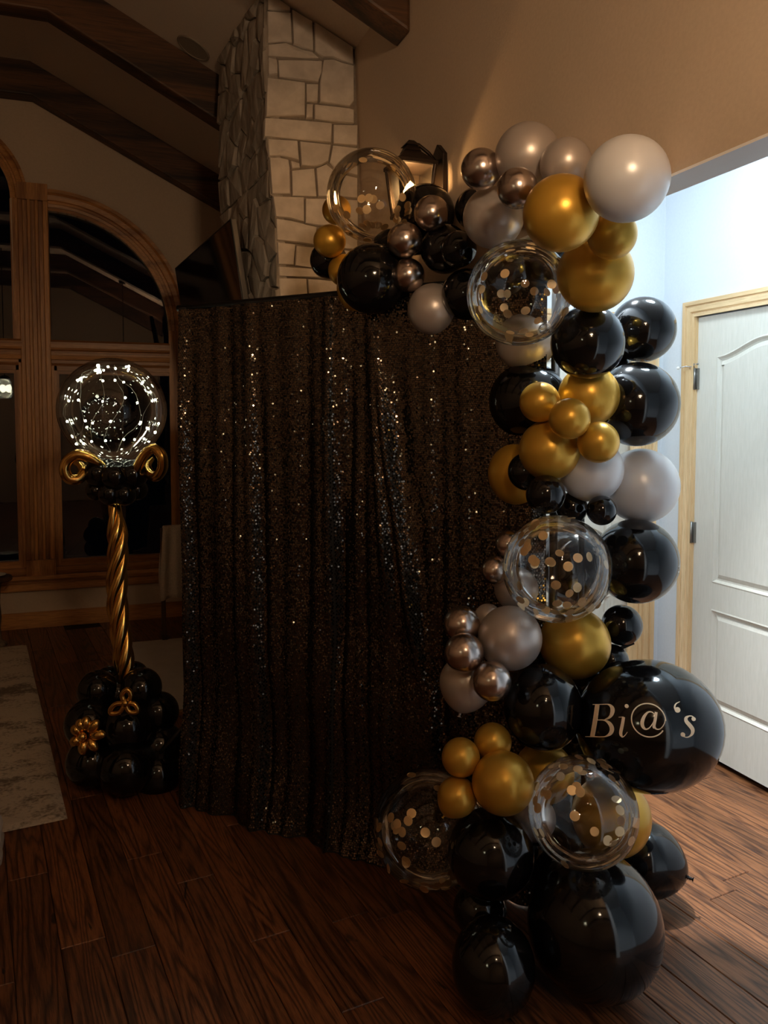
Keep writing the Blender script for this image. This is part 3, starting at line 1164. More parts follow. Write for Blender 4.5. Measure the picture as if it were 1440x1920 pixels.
# ---- lights behind and above the photographer (seen only as reflections)
CH = Vector((0.44, -0.12, 2.52))
ch = empty('chandelier', CH)
tag(ch, 'iron chandelier hanging above the photographer', 'chandelier')
MB().tube([(0, 0, ceil_z(CH.x) - CH.z - 0.002), (0, 0, 0.12)], 0.008, 8).build('stem', 'bronze', ch)
MB().lathe([(0.05, ceil_z(CH.x) - CH.z - 0.03), (0.06, ceil_z(CH.x) - CH.z + 0.02)], 16).build('canopy', 'bronze', ch)
MB().ball((0, 0, 0.10), (0.03, 0.03, 0.05), 14, 10).build('hub', 'bronze', ch, True)
for k in range(3):
    a = 2 * PI * k / 3 + 0.5
    rr = 0.10
    c_, s_ = math.cos(a), math.sin(a)
    MB().tube([(0, 0, 0.09), (c_ * 0.05, s_ * 0.05, 0.06), (c_ * rr, s_ * rr, 0.07), (c_ * rr, s_ * rr, 0.05)], 0.006, 8).build('arm', 'bronze', ch, True)
    MB().ball((c_ * rr, s_ * rr, 0.01), 0.038, 16, 12).build('bulb', 'bulbkey', ch, True)
MB().lathe([(0.012, -0.09), (0.10, -0.10), (0.19, -0.075), (0.20, -0.06), (0.195, -0.058), (0.10, -0.09), (0.012, -0.08)], 32).build('light_shield', 'bronze', ch, True)  # added pan that keeps direct bulb light off the floor
MB().tube([(0, 0, 0.08), (0, 0, -0.12)], 0.006, 8).build('rod', 'bronze', ch)
MB().ball((0, 0, -0.15), 0.027, 14, 10).build('bulb', 'bulbkey', ch, True)  # small bulb added under the shield for highlights on the low balloons
PN = Vector((-1.27, -0.15, 2.02))
pn = empty('pendant_lamp', PN)
tag(pn, 'glass jar pendant lamp mirrored in the left window', 'lamp')
MB().tube([(0, 0, ceil_z(PN.x) - PN.z - 0.002), (0, 0, 0.2)], 0.006, 8).build('stem', 'bronze', pn)
MB().lathe([(0.03, 0.22), (0.075, 0.19), (0.08, 0.17)], 20).build('cap', 'bronze', pn)
MB().lathe([(0.075, 0.17), (0.10, 0.1), (0.115, -0.06), (0.09, -0.13)], 24).build('glass_shade', 'lampglass', pn, True)
for k in range(3):
    a = 2 * PI * k / 3
    MB().ball((0.05 * math.cos(a), 0.05 * math.sin(a), 0.02), (0.042, 0.042, 0.06), 14, 10).build('bulb', 'bulbpend', pn, True)

# ================================================================== SEQUIN BACKDROP
BA = Vector((0.335, 3.326, 0))
BDIR = Vector((0.584, -0.664, 0)).normalized()
BN = Vector((-BDIR.y, BDIR.x, 0))
if BN.dot(FWD) > 0:
    BN = -BN                              # towards the room
BWID, BH = 1.50, 2.015
bd = empty('sequin_backdrop', BA + BDIR * (BWID / 2))
tag(bd, 'tall black sequin photo backdrop on a stand', 'backdrop')
np.random.seed(3)


def gauss(x, c, wd):
    return np.exp(-((x - c) / wd) ** 2)


def sheet(s, h):
    """offset of the cloth from the backdrop plane, towards the room"""
    dn = (BH - h) / BH
    a = 0.006 + 0.017 * np.minimum(1, dn * 2.2)
    q = s + 0.035 * np.sin(s * 6.3 + 0.8) + 0.02 * np.sin(s * 15 + h * 0.8)
    f = a * (np.sin(q * 41 + 0.9 * np.sin(h * 1.7)) * 0.5 + 0.75 * np.sin(q * 19.0 + 1.3 + 0.5 * np.sin(h * 2.1)) + 0.4 * np.sin(q * 83 + 2.0 + 0.6 * h))
    f = f * (0.45 + 0.55 * (np.sin(s * 4.1 + 0.4) > -0.2)) + 0.004 * np.sin(h * 5.0 + s * 9)
    # two long ridges that part from one gather, with a deep valley beside them
    ra = 0.889 + (1.842 - h) * 0.16
    rb = 0.874 + (1.80 - h) * 0.095
    up = np.clip((1.98 - h) * 2.2, 0, 1)
    f = f + 0.030 * gauss(s, ra, 0.018) * up * np.clip((h - 0.55) * 3, 0, 1)
    f = f + 0.026 * gauss(s, rb, 0.018) * up * np.clip((h - 0.80) * 3, 0, 1)
    f = f - 0.030 * gauss(s, 0.80 - (1.85 - h) * 0.06, 0.035) * up * np.clip((h - 0.3) * 2, 0, 1)
    f = f - 0.014 * gauss(s, ra + 0.06, 0.035) * up
    # swags near the middle and a loose, pooled hem
    f = f + 0.014 * np.sin(h * 9 + 3 * s) * np.clip((1.0 - h) * 1.2, 0, 1)
    f = f + 0.030 * np.exp(-h * 9) * (1 + 0.6 * np.sin(s * 17))
    return f + 0.012


def cloth_pt(s, h):
    f = sheet(s, h)
    return np.stack([BA.x + BDIR.x * s + BN.x * f, BA.y + BDIR.y * s + BN.y * f, h + 0 * s], -1)


ns, nh = 190, 90
S, H = np.meshgrid(np.linspace(0, BWID, ns), np.linspace(0.004, BH, nh))
P_ = cloth_pt(S, H).reshape(-1, 3)
fs = []
for j in range(nh - 1):
    for i in range(ns - 1):
        k = j * ns + i
        fs.append((k, k + 1, k + ns + 1, k + ns))
mb = MB().add([tuple(p) for p in P_], fs)
curtain = mb.build('curtain', 'cloth', None, True, fixn=False)
part(curtain, bd)
# sequins: one small tilted disc each, hanging in staggered rows
st = 0.0068
rows = np.arange(0.012, BH - 0.004, st)
cols = np.arange(0.003, BWID - 0.002, st)
S, H = np.meshgrid(cols, rows)
S = S + (np.arange(len(rows)) % 2)[:, None] * st * 0.5 + np.random.uniform(-1, 1, S.shape) * 0.0012
H = H + np.random.uniform(-1, 1, H.shape) * 0.0012
S, H = S.ravel(), H.ravel()
c0 = cloth_pt(S, H)
e = 0.004
du = cloth_pt(S + e, H) - cloth_pt(S - e, H)
dvv = cloth_pt(S, H + e) - cloth_pt(S, H - e)
du /= np.linalg.norm(du, axis=1)[:, None]
nn = np.cross(du, dvv)
nn /= np.linalg.norm(nn, axis=1)[:, None]
sgn = np.sign(nn @ np.array(BN))
nn *= sgn[:, None]
dvv = np.cross(nn, du)
k1 = np.random.normal(0, 0.17, len(S))[:, None]
k2 = np.random.normal(0.0, 0.10, len(S))[:, None]
n2 = nn + du * k1 + dvv * k2
n2 /= np.linalg.norm(n2, axis=1)[:, None]
t1 = du - n2 * np.sum(du * n2, 1)[:, None]
t1 /= np.linalg.norm(t1, axis=1)[:, None]
t2 = np.cross(n2, t1)
ctr = c0 + nn * 0.0022
rad = 0.0036
vv = np.empty((len(S), 6, 3))
for k in range(6):
    a = 2 * PI * k / 6
    vv[:, k] = ctr + (t1 * math.cos(a) + t2 * math.sin(a)) * rad
me = bpy.data.meshes.new('sequins')
nq = len(S)
me.vertices.add(nq * 6)
me.vertices.foreach_set('co', vv.reshape(-1))
me.loops.add(nq * 6)
me.loops.foreach_set('vertex_index', np.arange(nq * 6))
me.polygons.add(nq)
me.polygons.foreach_set('loop_start', np.arange(nq) * 6)
me.update(calc_edges=True)
sq = obj('sequins', me, 'sequin', curtain)
sq['kind'] = 'stuff'
sq.location = -(Vector(curtain.location) + bd.location)
# stand
for s in (-0.012, BWID + 0.012):
    b = BA + BDIR * s - BN * 0.05
    part(MB().tube([b + Vector((0, 0, 0.02)), b + Vector((0, 0, BH - 0.02))], 0.014, 12).build('upright', 'blackmetal', None, True), bd)
    for a in (R(25), R(145), R(265)):
        dd = Vector((math.cos(a), math.sin(a), 0)) * (0.30 if a != R(265) else 0.02)
        if (b + dd - BA).dot(BN) > -0.04 and abs(s) < 0.5 and a != R(145):
            continue
        part(MB().tube([b + Vector((0, 0, 0.34)), b + dd + Vector((0, 0, 0.012))], 0.010, 8).build('stand_leg', 'blackmetal', None, True), bd)
part(MB().tube([BA - BDIR * 0.02 - BN * 0.0 + Vector((0, 0, BH)), BA + BDIR * (BWID + 0.02) + Vector((0, 0, BH))], 0.013, 12).build('crossbar', 'blackmetal', None, True), bd)
# tall narrow side hem that hangs round the left upright
sh = MB()
hs_ = 24
vs, fs = [], []
for j in range(hs_ + 1):
    h = 0.004 + (BH - 0.004) * j / hs_
    for i in range(5):
        t = i / 4
        p = BA + BN * (0.012 - 0.09 * t) + BDIR * (-0.008 - 0.012 * math.sin(t * PI) + 0.004 * math.sin(h * 7 + i))
        vs.append((p.x, p.y, h))
for j in range(hs_):
    for i in range(4):
        k = j * 5 + i
        fs.append((k, k + 1, k + 6, k + 5))
part(sh.add(vs, fs).build('side_hem', 'cloth', None, True), bd)

# ================================================================== BALLOONS
def balloon_mesh(n=44, m_=30):
    prof = []
    for i in range(m_ + 1):
        t = PI * i / m_
        z, r = math.cos(t), math.sin(t)
        if z < 0:
            z2 = z * (1 + 0.10 * (-z) ** 3)
            r *= 1 - 0.05 * (-z) ** 2
        else:
            z2 = z
        prof.append((r, z2))
    b = MB()
    vs = [(0, 0, 1)]
    for r, z in prof[1:-1]:
        for k in range(n):
            a = 2 * PI * k / n
            vs.append((r * math.cos(a), r * math.sin(a), z))
    vs.append((0, 0, prof[-1][1]))
    fs = [(0, 1 + k, 1 + (k + 1) % n) for k in range(n)]
    for i in range(m_ - 2):
        for k in range(n):
            a, c = 1 + i * n + k, 1 + i * n + (k + 1) % n
            fs.append((a, a + n, c + n, c))
    l = len(vs) - 1
    o_ = 1 + (m_ - 2) * n
    fs += [(l, o_ + (k + 1) % n, o_ + k) for k in range(n)]
    return b.add(vs, fs).mesh('balloon', True)


BM = balloon_mesh()
kb = MB()
kb.lathe([(0.10, 1.06), (0.055, 1.11), (0.04, 1.14), (0.05, 1.16), (0.045, 1.18), (0.03, 1.20), (0.06, 1.24), (0.085, 1.25), (0.02, 1.245)], 14, Matrix.Rotation(PI, 4, 'X'))
KM = kb.mesh('knot', True, True)
conf = MB()
conf.lathe([(0.93, -0.02), (1.0, -0.01), (1.0, 0.01), (0.93, 0.02)], 12)
CM = conf.mesh('confetti')
CM.materials.append(M['confetti'])


def ball_matrix(u, v, rx, ry, D, knot=None):
    c = at(u, v, D)
    d = (c - CAM).normalized()
    xr = (RT - d * RT.dot(d)).normalized()
    yu = xr.cross(d)
    if knot is None:
        zl, xl = -d, xr
    else:
        kd = (xr * knot[0] + yu * knot[1] + d * knot[2]).normalized()
        zl = -kd
        a = xr if abs(xr.dot(zl)) < 0.8 else yu
        xl = (a - zl * a.dot(zl)).normalized()
    yl = zl.cross(xl)
    s = D / FPX
    rz = (rx + ry) / 2
    mtx = Matrix((xl * rx * s, yl * ry * s, zl * rz * s)).transposed().to_4x4()
    mtx.translation = c
    return mtx


GROUP = 'balloons of the garland'


def balloon(u, v, rx, D, mat, label, ry=None, knot=None, name='balloon', with_knot=True):
    o = obj(name, BM, mat, None, True)
    if knot is None:
        jx, jy = rnd.uniform(-0.25, 0.25), rnd.uniform(-0.25, 0.25)
        knot = None if ry else (jx, jy, 1)
    o.matrix_world = ball_matrix(u, v, rx, ry or rx, D, knot)
    if with_knot:
        k = obj('knot', KM, mat if mat not in ('bubble', 'bubble2') else 'bubble', None, True)
        k.parent = o
    tag(o, label, 'balloon', GROUP)
    return o


def confetti(o, n, rule, size=0.093, seed=1):
    r_ = random.Random(seed)
    mr_ = o.matrix_world.to_3x3()
    d = (o.matrix_world.translation - CAM).normalized()
    xr = (RT - d * RT.dot(d)).normalized()
    yu = xr.cross(d)
    k = 0
    while k < n:
        v = Vector((r_.gauss(0, 1), r_.gauss(0, 1), r_.gauss(0, 1))).normalized()
        wv = (mr_ @ v).normalized()
        if r_.random() > rule(Vector((wv.dot(xr), wv.dot(yu), -wv.dot(d)))):
            continue
        c = obj('confetti', CM, None, o)
        zax = (v + Vector((r_.gauss(0, 0.22), r_.gauss(0, 0.22), r_.gauss(0, 0.22)))).normalized()
        q = zax.to_track_quat('Z', 'Y')
        c.matrix_basis = Matrix.Translation(v * 0.972) @ q.to_matrix().to_4x4() @ Matrix.Scale(size, 4)
        k += 1


# --- left end of the arch over the backdrop
b = balloon(697, 367, 85, 2.72, 'bubble', 'clear confetti balloon in front of the stone chimney, highest left', knot=(0.3, -1, 0.5), name='confetti_balloon')
confetti(b, 36, lambda v: 1.0 if -0.8 < v.y < -0.02 and v.z > 0.25 else 0.025, 0.092, 11)
balloon(631, 394, 27, 3.06, 'gold', 'small gold balloon half behind the clear confetti balloon by the chimney')
balloon(618, 452, 30.5, 2.87, 'gold', 'small gold balloon at the far left tip of the arch')
balloon(616, 488, 35, 2.99, 'black', 'small black balloon behind the gold one at the left tip')
balloon(645, 507, 30, 2.93, 'gold', 'small gold balloon peeking out left of the big black balloon')
balloon(697, 523, 65, 2.72, 'black', 'big glossy black balloon below the upper left confetti balloon')
balloon(689, 543, 58, 2.87, 'gold', 'gold balloon showing as a crescent under the big black balloon')
balloon(759, 450, 33, 2.62, 'chrome', 'small chrome balloon, upper of the stacked pair right of the big black balloon')
balloon(765, 516, 31.5, 2.66, 'chrome', 'small chrome balloon, lower of the stacked pair right of the big black balloon')
balloon(809, 400, 33, 2.60, 'chrome', 'small chrome balloon under the wall lantern')
balloon(797, 402, 56, 2.85, 'black', 'black balloon just below the wall lantern, behind a chrome one')
balloon(812, 580, 48, 2.68, 'silver', 'grey pearl balloon hanging low over the top of the backdrop')
balloon(834, 467, 46, 2.66, 'black', 'black balloon right of the stacked chrome pair')
balloon(860, 467, 34, 2.50, 'black', 'small black balloon nested in front of a larger black one on the arch')
balloon(876, 552, 48, 2.60, 'black', 'black balloon left of the central confetti balloon')
balloon(893, 392, 40, 2.72, 'black', 'black balloon edge behind the grey pearl balloon near the lantern')
balloon(752, 560, 40, 2.82, 'black', 'black balloon tucked behind the big black balloon over the curtain')
balloon(735, 470, 40, 2.86, 'black', 'black balloon behind the stacked chrome pair')
# --- crown of the arch
balloon(925, 408, 57, 2.30, 'silver', 'grey pearl balloon below the two chrome balloons on the crown')
balloon(902, 317, 38, 2.18, 'chrome', 'small chrome balloon at the upper left of the crown')
balloon(970, 353, 38, 2.02, 'chrome', 'small chrome balloon right of its twin on the crown')
balloon(989, 293, 61, 2.14, 'silver', 'large grey pearl balloon at the very top of the arch')
balloon(1061, 308, 48, 2.03, 'silver', 'pale grey balloon behind the topmost gold balloon')
balloon(1175, 336, 79, 1.78, 'white', 'large pearl white balloon at the top right of the arch')
balloon(1052, 400, 71, 1.92, 'gold', 'large gold balloon, upper of the two big gold ones')
balloon(1148, 440, 46, 2.00, 'gold', 'yellow gold balloon under the top right white balloon')
balloon(1116, 514, 71, 2.16, 'gold', 'large gold balloon right of the central confetti balloon')
b = balloon(973, 550, 98, 2.20, 'bubble', 'clear gold-confetti balloon at the bend of the arch', knot=(0.6, -0.8, 0.8), name='confetti_balloon')
confetti(b, 30, lambda v: 1.0 if (v.y < 0.3 and v.x > -0.4) else 0.25, 0.088, 12)
balloon(952, 503, 50, 2.42, 'black', 'black balloon behind the upper left of the bend confetti balloon')
balloon(1022, 492, 48, 2.40, 'black', 'black balloon behind the bend confetti balloon, under the upper big gold one')
balloon(985, 642, 56, 2.56, 'silver', 'grey pearl balloon half hidden under the bend confetti balloon')
balloon(1102, 642, 69, 2.28, 'black', 'black balloon below the large gold balloon at the bend')
balloon(1205, 618, 61, 2.52, 'black', 'black balloon at the right edge below the gold ones')
balloon(1193, 758, 79, 2.46, 'black', 'large black balloon right of the gold cluster')
balloon(990, 752, 73, 2.57, 'black', 'black balloon in the shade left of the gold cluster')
balloon(1104, 742, 57, 2.38, 'gold', 'larger gold balloon at the top right of the gold cluster')
balloon(1012, 754, 38, 2.34, 'gold', 'small gold balloon at the left of the gold cluster')
balloon(1068, 785, 38.5, 2.24, 'gold', 'small gold balloon in the centre of the gold cluster')
balloon(1122, 829, 39, 2.28, 'gold', 'small gold balloon at the lower right of the gold cluster')
balloon(1030, 844, 57, 2.38, 'gold', 'larger gold balloon at the lower left of the gold cluster')
balloon(1107, 880, 61, 2.43, 'white', 'grey white balloon below the gold cluster')
balloon(1202, 911, 70, 2.52, 'white', 'translucent white balloon against the door casing, mid height')
balloon(976, 888, 61, 2.58, 'gold', 'gold balloon seen as a crescent left of the column')
balloon(988, 884, 36, 2.44, 'black', 'small black balloon inside the gold crescent')
balloon(1023, 927, 37, 2.34, 'black', 'small black balloon under the gold cluster, left')
balloon(1128, 957, 28, 2.36, 'black', 'tiny black balloon under the grey white balloon')
balloon(1072, 952, 30, 2.46, 'black', 'tiny black balloon between two small black ones, set back')
balloon(1140, 700, 45, 2.62, 'black', 'black filler balloon deep inside the column behind the gold cluster')  # unseen filler, added to stop light leaking through the column
# --- middle of the column
balloon(1192, 1052, 79, 2.46, 'black', 'large black balloon right of the middle confetti balloon')
balloon(955, 1021, 27, 2.50, 'chrome', 'small chrome balloon, upper one left of the middle confetti balloon')
balloon(929, 1069, 27, 2.48, 'chrome', 'small chrome balloon, lower one left of the middle confetti balloon')
balloon(968, 1104, 41, 2.50, 'silver', 'grey pearl balloon partly behind the middle confetti balloon')
b = balloon(1044, 1066, 101, 2.30, 'bubble', 'clear gold-confetti balloon in the middle of the column', knot=(0.9, 0.4, 0.8), name='confetti_balloon')
confetti(b, 56, lambda v: 1.0 if v.z > -0.2 and v.y > -0.75 else 0.3, 0.088, 13)
balloon(956, 1196, 60, 2.34, 'silver', 'large grey pearl balloon among the small chrome ones')
balloon(915, 1158, 26, 2.46, 'silver', 'small grey balloon behind the uppermost chrome one of the trio')
balloon(1078, 1206, 66, 2.44, 'gold', 'gold balloon directly below the middle confetti balloon')
balloon(866, 1170, 34, 2.36, 'chrome', 'small chrome balloon, top of the trio')
balloon(870, 1224, 37, 2.28, 'chrome', 'small chrome balloon, left middle of the trio')
balloon(922, 1277, 37, 2.24, 'chrome', 'small chrome balloon, lowest right of the trio')
balloon(875, 1280, 51, 2.37, 'silver', 'grey pearl balloon with its knot hanging down behind the chrome trio', knot=(-0.25, -1, 0.1))
balloon(1018, 1326, 73, 2.34, 'black', 'black balloon left of the lettered balloon', ry=80)
balloon(1166, 1172, 38, 2.52, 'black', 'black balloon below the large black one, above the lettered balloon')
balloon(1147, 1240, 32, 2.50, 'black', 'small black balloon touching the top of the lettered balloon')
TXT = (1215, 1360, 135, 121, 2.32)
tb_ = balloon(1215, 1360, 135, 2.32, 'black', 'giant black balloon with peach lettering', ry=121)
balloon(1083, 1060, 76, 2.68, 'black', 'black filler balloon set back behind the middle confetti balloon')  # filler added to cover the bright hall behind the clear balloon
balloon(1092, 1292, 58, 2.62, 'black', 'black filler balloon wedged between the gold and the lettered balloon')  # added to close a bright gap to the hall
balloon(1088, 1392, 52, 2.58, 'black', 'black filler balloon in shade left behind the lettered balloon')  # another added filler where the lit hall showed through
# --- foot of the column
balloon(864, 1420, 36, 2.28, 'gold', 'small gold balloon, upper left of the low gold cluster')
balloon(924, 1391, 35, 2.32, 'gold', 'small gold balloon at the top of the low gold cluster')
balloon(857, 1494, 37, 2.27, 'gold', 'small gold balloon with a bulging neck, lowest of the low gold cluster', knot=(-0.62, -0.8, 0.1))
balloon(943, 1468, 58, 2.24, 'gold', 'larger gold balloon in the low gold cluster')
balloon(1020, 1449, 56, 2.46, 'gold', 'gold balloon partly behind the lower confetti balloon, left')
b = balloon(1093, 1522, 102, 2.15, 'bubble', 'clear gold-confetti balloon under the lettered balloon', knot=(0.2, 0.7, 0.9), name='confetti_balloon')
confetti(b, 44, lambda v: 1.0 if v.z > -0.5 else 0.35, 0.088, 14)
balloon(1146, 1531, 73, 2.46, 'gold', 'gold balloon peeking out right of the lower confetti balloon')
balloon(1000, 1534, 42, 2.42, 'silver', 'grey balloon sliver between black and lower confetti balloons')
balloon(921, 1600, 81, 2.32, 'black', 'black balloon under the low gold cluster')
b = balloon(806, 1553, 107, 2.50, 'bubble', 'clear confetti balloon on the floor against the curtain', knot=(0.9, 0.1, 0.3), name='confetti_balloon')
confetti(b, 36, lambda v: 1.0 if v.z > 0.1 and v.y < 0.25 and v.x < 0.5 else 0.06, 0.082, 15)
balloon(925, 1811, 78, 2.14, 'black', 'black balloon on the floor at the front left of the foot', ry=85)
balloon(1115, 1733, 125, 2.21, 'black', 'giant black balloon resting on the floor at the foot', ry=129)
balloon(1212, 1612, 68, 2.62, 'black', 'black balloon on the floor at the right with its knot showing', knot=(1, -0.42, -0.05))
balloon(900, 1705, 50, 2.36, 'black', 'black balloon in shade between the two left floor balloons')
balloon(1012, 1592, 58, 2.50, 'black', 'black filler balloon in shade between the foot confetti balloon and the low black one')  # filler added against a sliver of leaking light
balloon(1070, 1530, 80, 2.70, 'black', 'black balloon hidden deep in the foot of the column')

# overlay mark, added as lettering on the giant black balloon
u0, v0, RX, RY, DD = TXT
u0_, SCL = 1060.0, 3.789


def crom(pts, n=12):
    P0 = [Vector(p) for p in pts]
    P0 = [P0[0] * 2 - P0[1]] + P0 + [P0[-1] * 2 - P0[-2]]
    out = []
    for i in range(1, len(P0) - 2):
        a, b, c, d = P0[i - 1:i + 3]
        for k in range(n):
            t = k / n
            out.append(0.5 * ((2 * b) + (c - a) * t + (2 * a - 5 * b + 4 * c - d) * t * t + (3 * b - a - 3 * c + d) * t ** 3))
    out.append(P0[-2])
    return out


def to_ball(x, y, lift):
    px, py = 1060 + x / SCL, 1200 + y / SCL
    a, b = (px - u0) / RX, -(py - v0) / RY
    rz = (RX + RY) / 2 / FPX
    X, Y = a, b
    for _ in range(12):
        z = math.sqrt(max(0.02, 1 - X * X - Y * Y))
        X, Y = a * (1 - z * rz), b * (1 - z * rz)
    v = Vector((X, Y, math.sqrt(max(0.02, 1 - X * X - Y * Y))))
    return v * lift


def glyph(strokes, dots):
    mb = MB()
    for pts in strokes:
        path = crom(pts)                  # (x, y, width)
        vs, fs = [], []
        for lift in (1.0025, 1.0060):
            for i, p in enumerate(path):
                q0, q1 = path[max(i - 1, 0)], path[min(i + 1, len(path) - 1)]
                t = Vector((q1.x - q0.x, q1.y - q0.y)).normalized()
                nn_ = Vector((-t.y, t.x)) * (max(p.z, 3.4) / 2)
                vs += [to_ball(p.x + nn_.x, p.y + nn_.y, lift), to_ball(p.x - nn_.x, p.y - nn_.y, lift)]
        k = 2 * len(path)
        for i in range(len(path) - 1):
            a = 2 * i
            fs += [(k + a, k + a + 1, k + a + 3, k + a + 2), (a, a + 2, k + a + 2, k + a), (a + 1, k + a + 1, k + a + 3, a + 3)]
        mb.add(vs, fs)
    for x, y, r in dots:
        vs = [to_ball(x, y, 1.0062)] + [to_ball(x + r * math.cos(2 * PI * i / 20), y + r * math.sin(2 * PI * i / 20), 1.0062) for i in range(20)] + [to_ball(x + r * math.cos(2 * PI * i / 20), y + r * math.sin(2 * PI * i / 20), 1.0025) for i in range(20)]
        mb.add(vs, [(0, 1 + i, 1 + (i + 1) % 20) for i in range(20)] + [(1 + i, 21 + i, 21 + (i + 1) % 20, 1 + (i + 1) % 20) for i in range(20)])
    mb.build('letter', 'overlay', tb_)


glyph([[(216, 461, 5), (262, 461, 5), (320, 460, 6)],
       [(249, 462, 30), (224, 572, 30), (196, 683, 30)],
       [(147, 684, 5), (205, 684, 6), (255, 685, 5), (292, 681, 9), (325, 660, 24), (337, 627, 30), (322, 592, 24), (288, 571, 9), (228, 569, 5)],
       [(318, 460, 6), (338, 468, 16), (352, 490, 28), (346, 524, 26), (325, 552, 15), (288, 569, 5)]], [])
glyph([[(390, 550, 4), (425, 549, 6)], [(425, 549, 20), (412, 600, 22), (396, 655, 22), (398, 680, 18)], [(396, 672, 14), (404, 685, 9), (422, 676, 5), (442, 652, 4)]], [(453, 474, 14)])
ring = []
for i in range(40):
    a = R(38) + R(325) * i / 39
    ring.append((594 + 116 * math.cos(a), 571 + 114 * math.sin(a), 8))
glyph([ring, [(710, 560, 7), (700, 592, 6), (682, 618, 6), (662, 632, 7), (640, 630, 10), (628, 612, 16)],
       [(652, 516, 19), (640, 566, 20), (627, 612, 20), (632, 626, 16)],
       [(642, 535, 6), (622, 516, 7), (596, 517, 11), (568, 545, 20), (550, 585, 25), (552, 615, 22), (570, 632, 12), (596, 622, 7), (622, 590, 5), (640, 555, 4)]], [])
glyph([[(782, 503, 8), (780, 482, 11), (792, 460, 8), (819, 446, 4)]], [(797, 502, 19)])
glyph([[(899, 553, 8), (886, 544, 7), (866, 545, 10), (848, 558, 20), (848, 580, 25), (866, 605, 28), (882, 632, 26), (878, 660, 18), (858, 680, 9), (836, 686, 6), (814, 678, 7)]], [(897, 564, 14), (815, 668, 15)])

# hidden frame that carries the garland
fr = [(1100, 1790, 2.55), (1095, 1500, 2.56), (1090, 1200, 2.55), (1090, 900, 2.55), (1085, 620, 2.55), (1060, 470, 2.55), (1000, 430, 2.60), (900, 440, 2.66), (800, 470, 2.78), (700, 480, 2.90)]
pts = [at(*p) for p in fr]
pts[0].z = 0.012
gf = empty('garland_frame', pts[0])
tag(gf, 'black arch pole carrying the balloon garland', 'frame')
path = crom([tuple(p) for p in pts], 8)
part(MB().tube(path, 0.010, 10).build('pole', 'blackmetal', None, True), gf)
part(MB().lathe([(0.13, 0.0), (0.13, 0.008), (0.02, 0.012)], 24, Matrix.Translation((pts[0].x, pts[0].y, 0))).build('base_plate', 'blackmetal'), gf)
fa = at(1160, 1214, 2.50)
part(MB().add([at(1158, 1214, 2.5), at(1188, 1202, 2.5), at(1190, 1208, 2.5), at(1164, 1219, 2.5), at(1158, 1214, 2.515), at(1188, 1202, 2.515), at(1190, 1208, 2.515), at(1164, 1219, 2.515)],
              [(0, 1, 2, 3), (7, 6, 5, 4), (0, 4, 5, 1), (1, 5, 6, 2), (2, 6, 7, 3), (3, 7, 4, 0)]).build('tape_tail', 'blackmetal'), gf)

# ================================================================== LIGHT-UP BALLOON COLUMN
CD = 3.55
cbase = on(222, 1470, 2, 0.0)
colm = empty('balloon_column', cbase)
tag(colm, 'gold twisted balloon column topped by a clear globe of fairy lights', 'balloon column')


def cpart(u, v, r, D, mat, name, ry=None, knot=None, parent=None):
    o = obj(name, BM, mat, None, True)
    o.matrix_world = ball_matrix(u, v, r, ry or r, D, knot)
    p = parent or colm
    o.parent = p
    o.matrix_parent_inverse = Matrix.Translation(-p.location) if p is colm else p.matrix_world.inverted()
    return o


GC = at(211, 769, CD)
GR = 99 * CD / FPX
globe = empty('globe', GC - cbase)
globe.parent = colm
gm = obj('bubble', BM, 'bubble2', None, True)
gm.parent = globe
gm.matrix_basis = Matrix.Diagonal((GR, GR, GR * 0.985, 1))
lm = MB().ball((0, 0, 0), 0.0047, 10, 8).mesh('led', True)
lm.materials.append(M['led'])
# six strands of wire hang inside the globe, a light at each step
r5 = random.Random(5)
strands = []
for k in range(7):
    az = 2 * PI * k / 7 + 0.2
    pts = []
    for i in range(17):
        t = R(12) + R(150) * i / 16
        a = az + 0.5 * math.sin(i * 0.45 + k) * 0.5
        rr = GR * (0.84 + 0.05 * math.sin(i * 1.3 + k))
        pts.append(Vector((rr * math.sin(t) * math.cos(a), rr * math.sin(t) * math.sin(a), rr * math.cos(t))))
    MB().tube(pts, 0.0007, 5).build('wire', 'wire', globe)
    for i in range(1, 16, 3):
        o = obj('led', lm, None, globe)
        o.location = pts[i] + Vector((r5.uniform(-1, 1), r5.uniform(-1, 1), r5.uniform(-1, 1))) * 0.006
# collar of black balloons
for u, v, r, D in ((185, 887, 27, 3.50), (217, 892, 27, 3.45), (250, 889, 27, 3.48), (200, 884, 24, 3.64), (238, 884, 24, 3.64),
                   (181, 919, 20, 3.53), (206, 925, 22, 3.47), (234, 926, 22, 3.47), (257, 918, 20, 3.53), (217, 912, 24, 3.62)):
    cpart(u, v, r, D, 'black', 'collar_balloon', knot=(0, 0, 1))


def pxtube(pts, r, name, mat='chromegold', n=14, parent=None):
    path = crom([tuple(at(u, v, D)) for u, v, D in pts], 10)
    k = len(path)
    rr = [r * min(1, 0.35 + 3.5 * min(i, k - 1 - i) / k) for i in range(k)]
    o = MB().tube(path, rr, n).build(name, mat, None, True)
    return part(o, colm) if parent is None else o


# curled gold balloons either side of the globe
pxtube([(205, 885, 3.50), (186, 868, 3.46), (164, 856, 3.44), (144, 853, 3.43), (127, 864, 3.43), (121, 881, 3.43), (129, 897, 3.44), (147, 898, 3.46), (157, 885, 3.48), (150, 872, 3.50), (139, 868, 3.51)], 0.0235, 'curl')
pxtube([(232, 905, 3.50), (249, 895, 3.46), (260, 872, 3.44), (273, 850, 3.43), (289, 841, 3.42), (303, 854, 3.41), (305, 877, 3.42), (294, 893, 3.44), (281, 889, 3.47), (277, 873, 3.50), (287, 859, 3.52)], 0.022, 'curl')
